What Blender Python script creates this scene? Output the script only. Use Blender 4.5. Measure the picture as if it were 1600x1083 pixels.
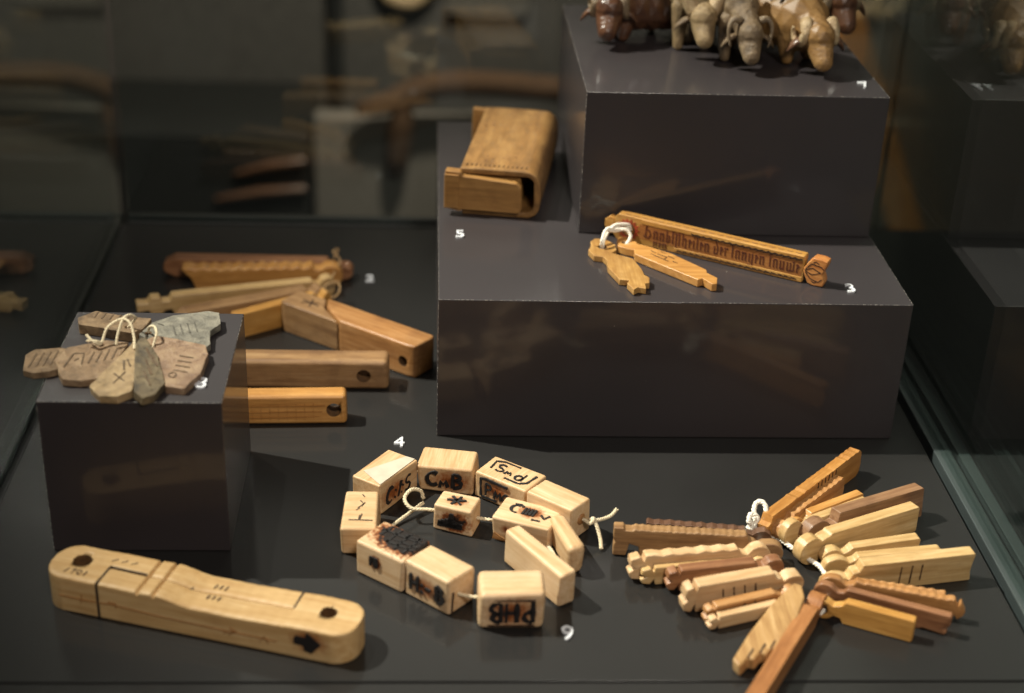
import bpy, bmesh, math, random
from mathutils import Vector, Matrix, noise

for o in list(bpy.data.objects): bpy.data.objects.remove(o)
S = bpy.context.scene
C = S.collection
R = math.radians

# ------------------------------------------------------------------ camera
cam_d = bpy.data.cameras.new('camera'); cam = bpy.data.objects.new('camera', cam_d); C.objects.link(cam)
def aim():
    yaw, pitch, roll = -0.0632, 0.4805, 0.0396
    cy, sy = math.cos(yaw), math.sin(yaw)
    f = Vector((-sy*math.cos(pitch), cy*math.cos(pitch), -math.sin(pitch)))
    r = Vector((cy, sy, 0)); u = r.cross(f)
    r2 = r*math.cos(roll) + u*math.sin(roll); u2 = -r*math.sin(roll) + u*math.cos(roll)
    m = Matrix((r2, u2, -f)).transposed().to_4x4(); m.translation = Vector((-0.0077, -0.911, 0.5464))
    cam.matrix_world = m
aim()
cam_d.sensor_width = 36; cam_d.lens = 2383.57/1600*36; cam_d.clip_start = .02; cam_d.clip_end = 60
cam_d.dof.use_dof = True; cam_d.dof.focus_distance = .995; cam_d.dof.aperture_fstop = 3.5; cam_d.dof.aperture_blades = 7
S.camera = cam

# ------------------------------------------------------------------ world, lamps, exposure
W = bpy.data.worlds.new('World'); S.world = W; W.use_nodes = True
bg = W.node_tree.nodes['Background']; bg.inputs[0].default_value = (.86, .95, .90, 1); bg.inputs[1].default_value = .022
def lamp(name, kind, loc, target, energy, color, **kw):
    d = bpy.data.lights.new(name, kind); d.energy = energy; d.color = color
    for k, v in kw.items(): setattr(d, k, v)
    o = bpy.data.objects.new(name, d); C.objects.link(o); o.location = loc
    o.rotation_euler = (Vector(target)-Vector(loc)).to_track_quat('-Z', 'Y').to_euler(); return o
WARM = (1, .92, .82)
lamp('key_spot', 'SPOT', (-1.44, .40, 2.10), (.18, -.05, .05), 780, WARM, spot_size=R(21), spot_blend=1.0, shadow_soft_size=.02)
lamp('rear_spot', 'SPOT', (-.46, .36, 1.40), (.13, -.09, 0), 18, WARM, spot_size=R(36), spot_blend=.9, shadow_soft_size=.012)
lamp('front_spot', 'SPOT', (.30, -1.25, 1.25), (.06, -.02, .05), 60, WARM, spot_size=R(48), spot_blend=1.0, shadow_soft_size=.16)
lamp('neighbour_case_light', 'SPOT', (.15, .95, 1.05), (.02, 1.62, -.20), 95, (1, .88, .72), spot_size=R(125), spot_blend=1.0, shadow_soft_size=.05)
lamp('added_sheen_light', 'AREA', (.3, 2.4, 2.3), (0, 0, 0), 5, (1, .88, .76), shape='RECTANGLE', size=1.8, size_y=1.0)  # unseen area lamp, added to put a sheen on the plinth tops
S.view_settings.view_transform = 'Standard'; S.view_settings.look = 'None'; S.view_settings.exposure = 0; S.view_settings.gamma = 1
S.render.engine = 'CYCLES'

# ------------------------------------------------------------------ materials
def lin(h):
    v = [int(h[i:i+2], 16)/255 for i in (0, 2, 4)]
    return tuple((c/12.92 if c <= .04045 else ((c+.055)/1.055)**2.4) for c in v) + (1,)
def base_mat(name):
    m = bpy.data.materials.new(name); m.use_nodes = True; nt = m.node_tree
    return m, nt, nt.nodes['Principled BSDF']
def nd(nt, t, **kw):
    n = nt.nodes.new(t)
    for k, v in kw.items():
        if isinstance(k, str) and hasattr(n, k): setattr(n, k, v)
    return n
def ramp(nt, fac, stops):
    r = nt.nodes.new('ShaderNodeValToRGB'); e = r.color_ramp.elements
    while len(e) < len(stops): e.new(.5)
    for i, (p, c) in enumerate(stops): e[i].position = p; e[i].color = c
    nt.links.new(fac, r.inputs[0]); return r.outputs[0]
def coords(nt, scale, rnd=True):
    t = nt.nodes.new('ShaderNodeTexCoord'); mp = nt.nodes.new('ShaderNodeMapping')
    mp.inputs['Scale'].default_value = scale; nt.links.new(t.outputs['Object'], mp.inputs[0])
    if rnd:
        oi = nt.nodes.new('ShaderNodeObjectInfo'); mu = nt.nodes.new('ShaderNodeMath'); mu.operation = 'MULTIPLY'; mu.inputs[1].default_value = 37
        nt.links.new(oi.outputs['Random'], mu.inputs[0]); cb = nt.nodes.new('ShaderNodeCombineXYZ')
        for i in range(3): nt.links.new(mu.outputs[0], cb.inputs[i])
        nt.links.new(cb.outputs[0], mp.inputs['Location'])
    return mp.outputs[0], t.outputs['Object']
def noi(nt, vec, scale, detail=4, rough=.55, dist=0):
    n = nt.nodes.new('ShaderNodeTexNoise'); n.inputs['Scale'].default_value = scale; n.inputs['Detail'].default_value = detail
    n.inputs['Roughness'].default_value = rough; n.inputs['Distortion'].default_value = dist
    nt.links.new(vec, n.inputs['Vector']); return n.outputs['Fac']
def mix(nt, fac, a, b, mode='MIX'):
    n = nt.nodes.new('ShaderNodeMix'); n.data_type = 'RGBA'; n.blend_type = mode
    for s, v in ((n.inputs[0], fac), (n.inputs[6], a), (n.inputs[7], b)):
        if hasattr(v, 'is_linked'): nt.links.new(v, s)
        else: s.default_value = v
    return n.outputs[2]
def mth(nt, op, a, b=0, clamp=False):
    n = nt.nodes.new('ShaderNodeMath'); n.operation = op; n.use_clamp = clamp
    for s, v in ((n.inputs[0], a), (n.inputs[1], b)):
        if hasattr(v, 'is_linked'): nt.links.new(v, s)
        else: s.default_value = v
    return n.outputs[0]
def bump(nt, bsdf, h, strength, dist):
    b = nt.nodes.new('ShaderNodeBump'); b.inputs['Strength'].default_value = strength; b.inputs['Distance'].default_value = dist
    nt.links.new(h, b.inputs['Height']); nt.links.new(b.outputs[0], bsdf.inputs['Normal'])
def wood(name, dark, mid, light, rough=.46, stain=.5, grain=1.0, axis=0, scorch=(), coat=0.0, bstr=.22):
    """long-grained wood; scorch = (centre, radii, strength) burnt patches in the piece's own coordinates"""
    m, nt, b = base_mat(name)
    def sc(a, l): v = [a, a, a]; v[axis] = l; return v
    v1, oc = coords(nt, sc(260*grain, 16)); g1 = noi(nt, v1, 1.0, 5, .6, .6)
    v2, _ = coords(nt, sc(1500, 90)); g2 = noi(nt, v2, 1.0, 2, .5)
    v3, _ = coords(nt, (60, 60, 60)); g3 = noi(nt, v3, 1.0, 4, .6)
    col = ramp(nt, g1, [(.28, lin(dark)), (.48, lin(mid)), (.72, lin(light))])
    col = mix(nt, mth(nt, 'MULTIPLY', ramp(nt, g2, [(.42, (1, 1, 1, 1)), (.62, (0, 0, 0, 1))]), .32), col, lin(dark))
    col = mix(nt, mth(nt, 'MULTIPLY', ramp(nt, g3, [(.52, (0, 0, 0, 1)), (.75, (1, 1, 1, 1))]), stain), col, lin(dark))
    v4, _ = coords(nt, (24, 24, 24)); g4 = noi(nt, v4, 1.0, 6, .7, .5)
    dk = lin(dark); col = mix(nt, mth(nt, 'MULTIPLY', ramp(nt, g4, [(.48, (0, 0, 0, 1)), (.72, (1, 1, 1, 1))]), min(.75, stain*.95)), col, (dk[0]*.62, dk[1]*.55, dk[2]*.5, 1))
    for c, r, s in scorch:
        su = nt.nodes.new('ShaderNodeVectorMath'); su.operation = 'SUBTRACT'; nt.links.new(oc, su.inputs[0]); su.inputs[1].default_value = c
        dv = nt.nodes.new('ShaderNodeVectorMath'); dv.operation = 'DIVIDE'; nt.links.new(su.outputs[0], dv.inputs[0]); dv.inputs[1].default_value = r
        ln = nt.nodes.new('ShaderNodeVectorMath'); ln.operation = 'LENGTH'; nt.links.new(dv.outputs[0], ln.inputs[0])
        wv, _ = coords(nt, (420, 420, 420)); w = noi(nt, wv, 1.0, 4, .6)
        d = mth(nt, 'ADD', ln.outputs['Value'], mth(nt, 'MULTIPLY', mth(nt, 'SUBTRACT', w, .5), 1.1))
        k = mth(nt, 'SUBTRACT', 1.0, d, True)
        k = mth(nt, 'MULTIPLY', k, s)
        col = mix(nt, ramp(nt, k, [(.0, (0, 0, 0, 1)), (.35, (1, 1, 1, 1))]), col, lin('8a4a1c'))
        col = mix(nt, ramp(nt, k, [(.32, (0, 0, 0, 1)), (.62, (1, 1, 1, 1))]), col, lin('1d1410'))
    nt.links.new(col, b.inputs['Base Color'])
    rr = mth(nt, 'ADD', mth(nt, 'MULTIPLY', g3, .25), rough-.12); nt.links.new(rr, b.inputs['Roughness'])
    b.inputs['Coat Weight'].default_value = coat; b.inputs['Coat Roughness'].default_value = .22
    hsum = mth(nt, 'ADD', mth(nt, 'MULTIPLY', g2, .6), mth(nt, 'MULTIPLY', g3, 1.0)); bump(nt, b, hsum, bstr, .0006)
    return m
def plain(name, col, rough=.6, bumpscale=0, bstr=.3, var=.25, bdist=.0005):
    m, nt, b = base_mat(name)
    v, _ = coords(nt, (1, 1, 1)); n = noi(nt, v, bumpscale or 80, 4)
    c = lin(col); d = tuple(x*(1-var) for x in c[:3]) + (1,)
    nt.links.new(ramp(nt, n, [(.35, d), (.65, c)]), b.inputs['Base Color']); b.inputs['Roughness'].default_value = rough
    if bumpscale: bump(nt, b, n, bstr, bdist)
    return m
def paint(name, col, rough, coat, coat_rough, dust=.5, spec=.8):
    """satin lacquer with fine orange peel and a little dust"""
    m, nt, b = base_mat(name)
    v, _ = coords(nt, (1, 1, 1), False)
    n = noi(nt, v, 1400, 2); big = noi(nt, v, 9, 3)
    vo = nt.nodes.new('ShaderNodeTexVoronoi'); vo.inputs['Scale'].default_value = 120; nt.links.new(v, vo.inputs['Vector'])
    vo.inputs['Randomness'].default_value = 1
    sel = ramp(nt, nt.nodes.new('ShaderNodeSeparateColor').outputs[0], [(0, (0, 0, 0, 1)), (1, (1, 1, 1, 1))])
    spc = nt.nodes[-2] if False else None
    sepn = [x for x in nt.nodes if x.bl_idname == 'ShaderNodeSeparateColor'][0]; nt.links.new(vo.outputs['Color'], sepn.inputs[0])
    pick = mth(nt, 'GREATER_THAN', sepn.outputs[0], .93)
    size = mth(nt, 'MULTIPLY', sepn.outputs[1], .055)
    spot = mth(nt, 'MULTIPLY', pick, mth(nt, 'LESS_THAN', vo.outputs['Distance'], size))
    c = lin(col); c2 = tuple(x*1.25 for x in c[:3]) + (1,)
    colr = ramp(nt, big, [(.35, c), (.7, c2)])
    nt.links.new(mix(nt, mth(nt, 'MULTIPLY', spot, dust), colr, lin('b9b2a6')), b.inputs['Base Color'])
    nt.links.new(mth(nt, 'ADD', mth(nt, 'MULTIPLY', big, .12), rough-.06), b.inputs['Roughness'])
    b.inputs['Specular IOR Level'].default_value = spec
    b.inputs['Coat Weight'].default_value = coat; b.inputs['Coat Roughness'].default_value = coat_rough; b.inputs['Coat IOR'].default_value = 1.5
    bump(nt, b, n, .22, .00025)
    return m
def glass_mat():
    m = bpy.data.materials.new('case_glass'); m.use_nodes = True; nt = m.node_tree; nt.nodes.clear()
    out = nt.nodes.new('ShaderNodeOutputMaterial'); mx = nt.nodes.new('ShaderNodeMixShader'); fr = nt.nodes.new('ShaderNodeFresnel'); fr.inputs[0].default_value = 1.5
    tr = nt.nodes.new('ShaderNodeBsdfTransparent'); tr.inputs[0].default_value = (.93, .965, .95, 1)
    gl = nt.nodes.new('ShaderNodeBsdfGlossy'); gl.inputs['Roughness'].default_value = .0; gl.inputs[0].default_value = (.95, .98, .97, 1)
    ge = nt.nodes.new('ShaderNodeNewGeometry'); mr = nt.nodes.new('ShaderNodeMapRange'); mr.inputs['To Min'].default_value = 1.5; mr.inputs['To Max'].default_value = 1/1.5
    nt.links.new(ge.outputs['Backfacing'], mr.inputs['Value']); nt.links.new(mr.outputs[0], fr.inputs[0])
    nt.links.new(fr.outputs[0], mx.inputs[0]); nt.links.new(tr.outputs[0], mx.inputs[1]); nt.links.new(gl.outputs[0], mx.inputs[2]); nt.links.new(mx.outputs[0], out.inputs[0])
    return m
MAT = dict(
    plinth=paint('plinth_paint', '231c1e', .60, .5, .10, .5, .65), floor=paint('floor_lacquer', '141211', .60, .45, .12, .6, .35),
    rail=paint('rail_metal', '343a3a', .35, .3, .2, .2), rail_left=paint('rail_black', '181c1b', .4, .3, .2, .2), rail_dark=paint('rail_gap', '0d0f0e', .5, .2, .2, 0), glass=glass_mat(),
    distant=plain('distant_brown_wood', '4d3622', .9, var=.3),
    bore=plain('bored_hole_shade', '64431f', .8, 300, .3, .4),  # hole walls coloured dark, shade painted into the bore
    chip=plain('chipped_paint_sparkle', '8f8880', .5, 700, .4, .5),
    white=plain('numeral_white', 'd2d2d6', .5, var=.03), cord=plain('cotton_cord', 'e0cfae', .9, 900, .5, .25), cordw=plain('white_cord', 'efe6d6', .9, 900, .5, .2),
    cordd=plain('tan_cord', 'a8865c', .9, 900, .5, .3), char=plain('charred_wood', '1c1513', .7, 700, .6, .5), ink=plain('pencil_ink', '4a3a2c', .8),
    carve=plain('carved_recess', '5c280e', .7, 500, .4, .45), carved=plain('dark_carved_line', '3a210f', .7, 500, .3, .4),
    red=plain('red_paint', '9c3a1c', .6, 500, .3, .3), sticker=plain('paper_label', 'c4b6a2', .8, 120, .1, .12),
    pale=wood('pale_limewood', 'bd9468', 'd2b28a', 'dcc09e', .5, .30), pale2=wood('pale_pine', 'b08659', 'c9a67c', 'd5b992', .5, .3),
    honey=wood('honey_wood', '9a6a34', 'b98344', 'cf9d5c', .42, .35, coat=.15), straw=wood('straw_wood', 'a07c4c', 'c09d69', 'd3b485', .42, .3, coat=.2),
    orange=wood('orange_wood', '8a5824', 'b17a3c', 'c49052', .4, .35, coat=.25), amber=wood('amber_wood', '9a6a2e', 'bf8b46', 'd0a25e', .42, .3, coat=.15),
    field=wood('inscribed_field_wood', '7a471c', '9b6230', 'b07a40', .5, .5),
    russet=wood('russet_wood', '7a4a24', 'a16a3c', 'b57f4e', .42, .4, coat=.2),
    brown=wood('brown_wood', '664630', '876346', '9d7859', .38, .45, coat=.3), red_brown=wood('red_brown_wood', '684027', '8f6140', 'a57853', .42, .45, coat=.15),
    dark=wood('dark_wood', '452d1f', '674835', '7d5c45', .36, .45, coat=.3), greyed=wood('greyed_wood', '6f4f33', '967149', 'ac885f', .5, .5),
    tan=wood('tan_wood', '86592f', 'a87644', 'bf9160', .45, .5), ochre=wood('ochre_wood', '8f5f28', 'b0803e', 'c79a56', .45, .45, coat=.15),
    leather=wood('stained_box_wood', '6b4b26', '91693a', 'a8804c', .5, .65, grain=.35, axis=1), boxin=wood('inner_box_wood', '7a5428', '9c713c', 'ae844c', .5, .4),
    wall=plain('wall_grey', '4d4a46', .85), board=plain('board_grey', '6c665f', .8, var=.1), plate=plain('plate_grey', '5a554e', .8, var=.1), dim=plain('dark_panel', '191a18', .6),
)

# ------------------------------------------------------------------ mesh helpers
def link(name, me, mat=None, parent=None, loc=(0, 0, 0), rot=(0, 0, 0), wn=True, smooth=True):
    o = bpy.data.objects.new(name, me); C.objects.link(o)
    if mat is not None: me.materials.clear(); me.materials.append(MAT[mat] if isinstance(mat, str) else mat)
    o.parent = parent; o.location = loc; o.rotation_euler = rot
    if smooth:
        me.polygons.foreach_set('use_smooth', [True]*len(me.polygons))
        if wn: md = o.modifiers.new('wn', 'WEIGHTED_NORMAL'); md.keep_sharp = False
    return o
def b2m(bm, name='m'):
    bmesh.ops.recalc_face_normals(bm, faces=bm.faces[:])
    me = bpy.data.meshes.new(name); bm.to_mesh(me); bm.free(); return me
def tag(o, label, cat, group=None):
    o['label'] = label; o['category'] = cat
    if group: o['group'] = group
    return o
def struct(o): o['kind'] = 'structure'; return o
def empty(name, loc=(0, 0, 0), rz=0):
    o = bpy.data.objects.new(name, None); C.objects.link(o); o.location = loc; o.rotation_euler = (0, 0, rz); o.empty_display_size = .01; return o
def box_bm(x0, x1, y0, y1, z0, z1, bev=0, seg=2, jit=0, rnd=None):
    bm = bmesh.new(); v = [bm.verts.new((x, y, z)) for x in (x0, x1) for y in (y0, y1) for z in (z0, z1)]
    for f in ((0, 1, 3, 2), (4, 6, 7, 5), (0, 4, 5, 1), (2, 3, 7, 6), (0, 2, 6, 4), (1, 5, 7, 3)): bm.faces.new([v[i] for i in f])
    if jit:
        for q in v:
            dz = 0 if q.co.z <= z0+1e-9 else rnd.uniform(-jit, jit)*.3
            q.co += Vector((rnd.uniform(-jit, jit), rnd.uniform(-jit, jit), dz))
    bmesh.ops.recalc_face_normals(bm, faces=bm.faces[:])
    if bev: bmesh.ops.bevel(bm, geom=bm.edges[:], offset=bev, offset_type='OFFSET', segments=seg, profile=.55, affect='EDGES', clamp_overlap=True)
    return bm
def prism_bm(pts, t0, t1, plane='xz', bev=.0006, seg=2):
    """outline extruded across its thickness; plane xz -> thickness along y, xy -> along z, yz -> along x"""
    bm = bmesh.new()
    def P(a, b, t): return {'xz': (a, t, b), 'xy': (a, b, t), 'yz': (t, a, b)}[plane]
    lo = [bm.verts.new(P(a, b, t0)) for a, b in pts]; hi = [bm.verts.new(P(a, b, t1)) for a, b in pts]; n = len(pts)
    bm.faces.new(lo); bm.faces.new(hi[::-1])
    for i in range(n): bm.faces.new((lo[i], hi[i], hi[(i+1) % n], lo[(i+1) % n]))
    bmesh.ops.recalc_face_normals(bm, faces=bm.faces[:])
    if bev: bmesh.ops.bevel(bm, geom=[e for e in bm.edges if e.calc_face_angle(0) > .35], offset=bev, offset_type='OFFSET', segments=seg, profile=.55, affect='EDGES', clamp_overlap=True)
    bmesh.ops.triangulate(bm, faces=[f for f in bm.faces if len(f.verts) > 4])
    return bm
def tube_bm(bm, pts, radii, n=8, flat=1.0, cap=True):
    rings = []
    up = Vector((0, 0, 1))
    for i, p in enumerate(pts):
        a = Vector(pts[max(i-1, 0)]); b = Vector(pts[min(i+1, len(pts)-1)]); t = (b-a).normalized()
        u = t.cross(up)
        if u.length < .05: u = t.cross(Vector((0, 1, 0)))
        u.normalize(); w = u.cross(t)
        r = radii[i] if hasattr(radii, '__len__') else radii
        rings.append([bm.verts.new(Vector(p)+u*math.cos(k*2*math.pi/n)*r+w*math.sin(k*2*math.pi/n)*r*flat) for k in range(n)])
    for a, b in zip(rings, rings[1:]):
        for k in range(n): bm.faces.new((a[k], a[(k+1) % n], b[(k+1) % n], b[k]))
    if cap: bm.faces.new(rings[0][::-1]); bm.faces.new(rings[-1])
    return bm
def spline(pts, per=8, closed=False):
    P = [Vector(p) for p in pts]; n = len(P); out = []
    for i in range(n if closed else n-1):
        g = lambda j: P[j % n] if closed else P[min(max(j, 0), n-1)]
        p0, p1, p2, p3 = g(i-1), g(i), g(i+1), g(i+2)
        for k in range(per):
            t = k/per
            out.append(.5*((2*p1)+(p2-p0)*t+(2*p0-5*p1+4*p2-p3)*t*t+(3*p1-p0-3*p2+p3)*t**3))
    if not closed: out.append(P[-1])
    return out
def cord_mesh(paths, r=.0011, strands=3, pitch=.006):
    """twisted cord: several strands wound about each path"""
    bm = bmesh.new()
    for path in paths:
        q = spline(path, 10); d = 0; fr = []
        for i, p in enumerate(q):
            a = q[max(i-1, 0)]; b = q[min(i+1, len(q)-1)]; t = (b-a).normalized()
            if i: d += (p-q[i-1]).length
            u = t.cross(Vector((.02, .01, 1))); u.normalize(); fr.append((p, u, u.cross(t), d))
        for s in range(strands):
            tube_bm(bm, [p+(u*math.cos(d/pitch*6.283+s*6.283/strands)+w*math.sin(d/pitch*6.283+s*6.283/strands))*r*.5 for p, u, w, d in fr], r*.56, 6)
    return b2m(bm, 'cord')
def bake(o):
    dg = bpy.context.evaluated_depsgraph_get(); me = bpy.data.meshes.new_from_object(o.evaluated_get(dg)); o.modifiers.clear(); old = o.data; o.data = me
    if not old.users: bpy.data.meshes.remove(old)
    return o
def drill(o, centre, axis, r, depth):
    """bore a round hole through a piece"""
    bm = bmesh.new(); bmesh.ops.create_cone(bm, cap_ends=True, segments=24, radius1=r, radius2=r, depth=depth)
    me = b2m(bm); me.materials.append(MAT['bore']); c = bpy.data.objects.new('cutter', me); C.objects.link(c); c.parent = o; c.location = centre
    c.rotation_euler = {'x': (0, R(90), 0), 'y': (R(90), 0, 0), 'z': (0, 0, 0)}[axis]
    wn = o.modifiers.get('wn')
    if wn: o.modifiers.remove(wn)
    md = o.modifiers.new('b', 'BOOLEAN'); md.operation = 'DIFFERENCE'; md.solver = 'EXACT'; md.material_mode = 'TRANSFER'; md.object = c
    bpy.context.view_layer.update(); bake(o); bpy.data.objects.remove(c); bpy.data.meshes.remove(me)
    o.data.polygons.foreach_set('use_smooth', [True]*len(o.data.polygons)); md = o.modifiers.new('wn', 'WEIGHTED_NORMAL')
    return o
def strokes_mesh(polys, org, u, v, n, width, depth=.00022, seed=0, taper=.38, nib=None):
    """marks cut or burnt into a face: ribbons lying in the face's own plane"""
    rnd = random.Random(seed); bm = bmesh.new(); org, u, v, n = map(Vector, (org, u, v, n))
    for pl in polys:
        pl = [Vector((a, b)) for a, b in pl]; L = []
        for a, b in zip(pl, pl[1:]):
            k = max(1, int((b-a).length/(width*1.2)))
            L += [a+(b-a)*(i/k) for i in range(k)]
        L.append(pl[-1]); rows = []
        for i, p in enumerate(L):
            t = (L[min(i+1, len(L)-1)]-L[max(i-1, 0)]); t = t.normalized() if t.length else Vector((1, 0))
            s = Vector((-t.y, t.x))*width/2 if nib is None else Vector(nib)*width/2
            s = s*(1+rnd.uniform(-taper, taper))
            a, b = p+s, p-s
            rows.append([bm.verts.new(org+u*q.x+v*q.y+n*h) for q, h in ((a, -depth), (a, depth), (b, depth), (b, -depth))])
        for a, b in zip(rows, rows[1:]):
            for i in range(3): bm.faces.new((a[i], a[i+1], b[i+1], b[i]))
        for rr in (rows[0], rows[-1]): bm.faces.new(rr)
    return b2m(bm, 'marks')
def arc(cx, cy, rx, ry, a0, a1, n=9):
    return [(cx+rx*math.cos(R(a0+(a1-a0)*i/n)), cy+ry*math.sin(R(a0+(a1-a0)*i/n))) for i in range(n+1)]
GL = {  # letters as pen strokes in a unit box
    'C': [arc(.45, .5, .4, .48, 50, 310)], 'H': [[(.1, 0), (.1, 1)], [(.7, 0), (.7, 1)], [(.1, .5), (.7, .5)]],
    'S': [arc(.4, .75, .3, .24, 40, 270)+arc(.4, .26, .32, .25, 90, -140)], 'M': [[(.05, 0), (.15, .9), (.4, .3), (.65, .9), (.78, 0)]],
    'm': [[(.05, 0), (.12, .55), (.35, .2), (.5, .6), (.72, .05)]],
    'B': [[(.1, 0), (.1, 1)], arc(.12, .76, .45, .23, 90, -90), arc(.12, .27, .55, .27, 90, -90)], 'P': [[(.1, -.05), (.1, 1)], arc(.12, .72, .5, .27, 90, -90)],
    'E': [[(.65, 1), (.1, 1), (.1, 0), (.65, 0)], [(.1, .5), (.5, .5)]], 'D': [[(.1, 0), (.1, 1)], arc(.12, .5, .55, .5, 90, -90)],
    'd': [arc(.35, .3, .3, .28, 0, 360, 12), [(.66, .05), (.66, .95)]], '.': [[(.1, .05), (.22, .16)]], ':': [[(.12, .1), (.2, .2)], [(.12, .55), (.2, .65)]],
    '1': [[(.2, 0), (.3, 1)]], '-': [[(.05, .5), (.5, .5)]], 'N': [[(.08, 0), (.08, 1), (.68, 0), (.68, 1)]], 'V': [[(.05, 1), (.35, 0), (.68, 1)]],
}
def write(text, x, y, h, w, gap=.12, slant=0):
    out = []
    for ch in text:
        if ch != ' ':
            for pl in GL[ch]: out.append([(x+a*w+slant*b*h, y+b*h) for a, b in pl])
        x += w*(.42 if ch in '.:1' else .8+gap)
    return out

# ------------------------------------------------------------------ the case: floor, plinths, rails, glass
def slab(name, x0, x1, y0, y1, z0, z1, mat, bev=.0006, parent=None):
    return link(name, b2m(box_bm(x0, x1, y0, y1, z0, z1, bev, 2)), mat, parent)
struct(slab('case_floor', -.2765, .3405, -.259, .3655, -.02, 0, 'floor', .0005))
struct(slab('front_sill', -.2765, .3405, -.40, -.2602, -.02, -.0004, 'floor', .0005))
case = empty('display_case_frame', (0, 0, 0))
tag(case, 'dark metal frame of the display case running round the black floor', 'case frame')
def strip(name, a, b, mat): return slab(name, a[0], b[0], a[1], b[1], a[2], b[2], mat, .0008, case)
strip('side_rail', (.3445, -.42, -.02), (.3562, .376, .0035), 'rail')
strip('gap_strip', (.3408, -.42, -.021), (.3442, .376, -.006), 'rail_dark')
strip('gap_strip', (.3565, -.42, -.021), (.3620, .376, -.004), 'rail_dark')
strip('side_rail', (.3622, -.42, -.02), (.3705, .376, .001), 'rail')
strip('gap_strip', (.3708, -.42, -.021), (.3770, .376, -.004), 'rail_dark')
strip('side_rail', (.3773, -.42, -.02), (.62, .376, .0005), 'rail_dark')
strip('gap_strip', (-.2835, -.42, -.021), (-.2768, .376, -.005), 'rail_dark')
strip('side_rail', (-.2950, -.42, -.02), (-.2838, .376, .002), 'rail_left')
strip('side_rail', (-.60, -.42, -.02), (-.2953, .376, -.003), 'rail_dark')
strip('back_rail', (-.2765, .3660, -.02), (.3405, .3700, .0015), 'rail_dark')
strip('back_rail', (-.2765, .3765, -.02), (.3405, .3850, .003), 'rail_left')
def pane(label, x0, x1, y0, y1, z0=.0, z1=1.25):
    o = slab('glass_pane', x0, x1, y0, y1, z0, z1, 'glass', 0); o.modifiers.clear(); o.data.polygons.foreach_set('use_smooth', [False]*6)
    return tag(o, label, 'glass pane')
pane('clear glass side pane rising from the rail beside the tally stick bundle', .3480, .3520, -.42, .369, .0036)
pane('second glass pane just outside the right side pane', .3710, .3750, -.42, .369, .002)
pane('glass side pane on the left mirroring the dark wooden sticks', -.2838, -.2798, -.42, .369, .0025)
pane('rear glass pane behind the plinths with blurred things beyond it', -.276, .3405, .3705, .3745, .0002)

def plinth(label, x0, x1, y0, y1, z0, z1):
    o = link('plinth', b2m(box_bm(-(x1-x0)/2, (x1-x0)/2, -(y1-y0)/2, (y1-y0)/2, 0, z1-z0, .0007, 3)), 'plinth', None, ((x0+x1)/2, (y0+y1)/2, z0))
    return tag(o, label, 'plinth', 'dark plinths in the case')
H5, H7, H8 = .1051, .2126, .1039
P5 = plinth('wide low charcoal plinth carrying the inscribed stick and wooden box', 0, .32, 0, .355, .0002, H5)
P7 = plinth('upper charcoal block with the carved animals standing on it', .1026, .3184, .1146, .346, H5+.0002, H7)
P8 = plinth('small charcoal cube plinth under the clay-coloured tags', -.2315, -.1255, -.1381, -.0217, .0002, H8)

def worn_edge_sparkle(o, hx, hy, h, seed):  # chipped paint, kept light so it also paints in the edge sparkle
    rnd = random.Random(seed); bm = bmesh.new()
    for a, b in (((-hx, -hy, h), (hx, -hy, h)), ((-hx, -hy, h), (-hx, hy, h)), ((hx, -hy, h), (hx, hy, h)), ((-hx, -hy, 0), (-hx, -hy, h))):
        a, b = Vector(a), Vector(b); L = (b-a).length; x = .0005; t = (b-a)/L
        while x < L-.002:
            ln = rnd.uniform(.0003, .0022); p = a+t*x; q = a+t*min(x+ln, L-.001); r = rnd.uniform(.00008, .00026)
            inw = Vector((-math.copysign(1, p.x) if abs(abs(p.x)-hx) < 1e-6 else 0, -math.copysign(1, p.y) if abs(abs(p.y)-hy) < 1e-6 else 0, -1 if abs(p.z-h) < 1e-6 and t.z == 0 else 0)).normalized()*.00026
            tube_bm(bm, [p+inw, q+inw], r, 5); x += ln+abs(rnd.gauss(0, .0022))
    e = link('worn_edge_sparkle', b2m(bm), 'chip', o, wn=False); e['kind'] = 'stuff'; return e
for i, (o, hx, hy, h) in enumerate(((P5, .16, .1775, H5-.0002), (P7, .1079, .1157, H7-H5-.0002), (P8, .053, .0582, H8-.0002))): worn_edge_sparkle(o, hx, hy, h, i)
def numeral(ch, x, y, z, label, rz=0, sx=.92):
    cu = bpy.data.curves.new('numeral', 'FONT'); cu.body = ch; cu.size = 1; cu.align_x = 'CENTER'; cu.align_y = 'CENTER'; cu.offset = .006; cu.extrude = .045; cu.resolution_u = 4
    t = bpy.data.objects.new('tmp', cu); C.objects.link(t); bpy.context.view_layer.update()
    me = bpy.data.meshes.new_from_object(t.evaluated_get(bpy.context.evaluated_depsgraph_get())); bpy.data.objects.remove(t)
    me.transform(Matrix.Diagonal((.0165*sx, .0178, .0132, 1)))
    o = link('numeral', me, 'white', None, (x, y, z+.0007), (0, 0, rz), smooth=False)
    return tag(o, label, 'numeral', 'white exhibit numerals')
numeral('2', -.0557, .2538, 0, 'white numeral 2 on the case floor behind the wooden bars')
numeral('4', -.0256, -.0105, 0, 'white numeral 4 on the floor behind the ring of blocks')
numeral('9', .0743, -.2191, 0, 'white numeral 9 on the floor in front of the ring of blocks')
numeral('5', .0158, .1072, H5, 'white numeral 5 on the wide plinth before the wooden box')
numeral('3', .2825, .0233, H5, 'white numeral 3 on the wide plinth by the inscribed stick end')
numeral('7', .3063, .1403, H7, 'white numeral 7 on the upper block below the animals', R(6))
numeral('8', -.1403, -.1166, H8, 'white numeral 8 on the small cube plinth beside the tags')

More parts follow.
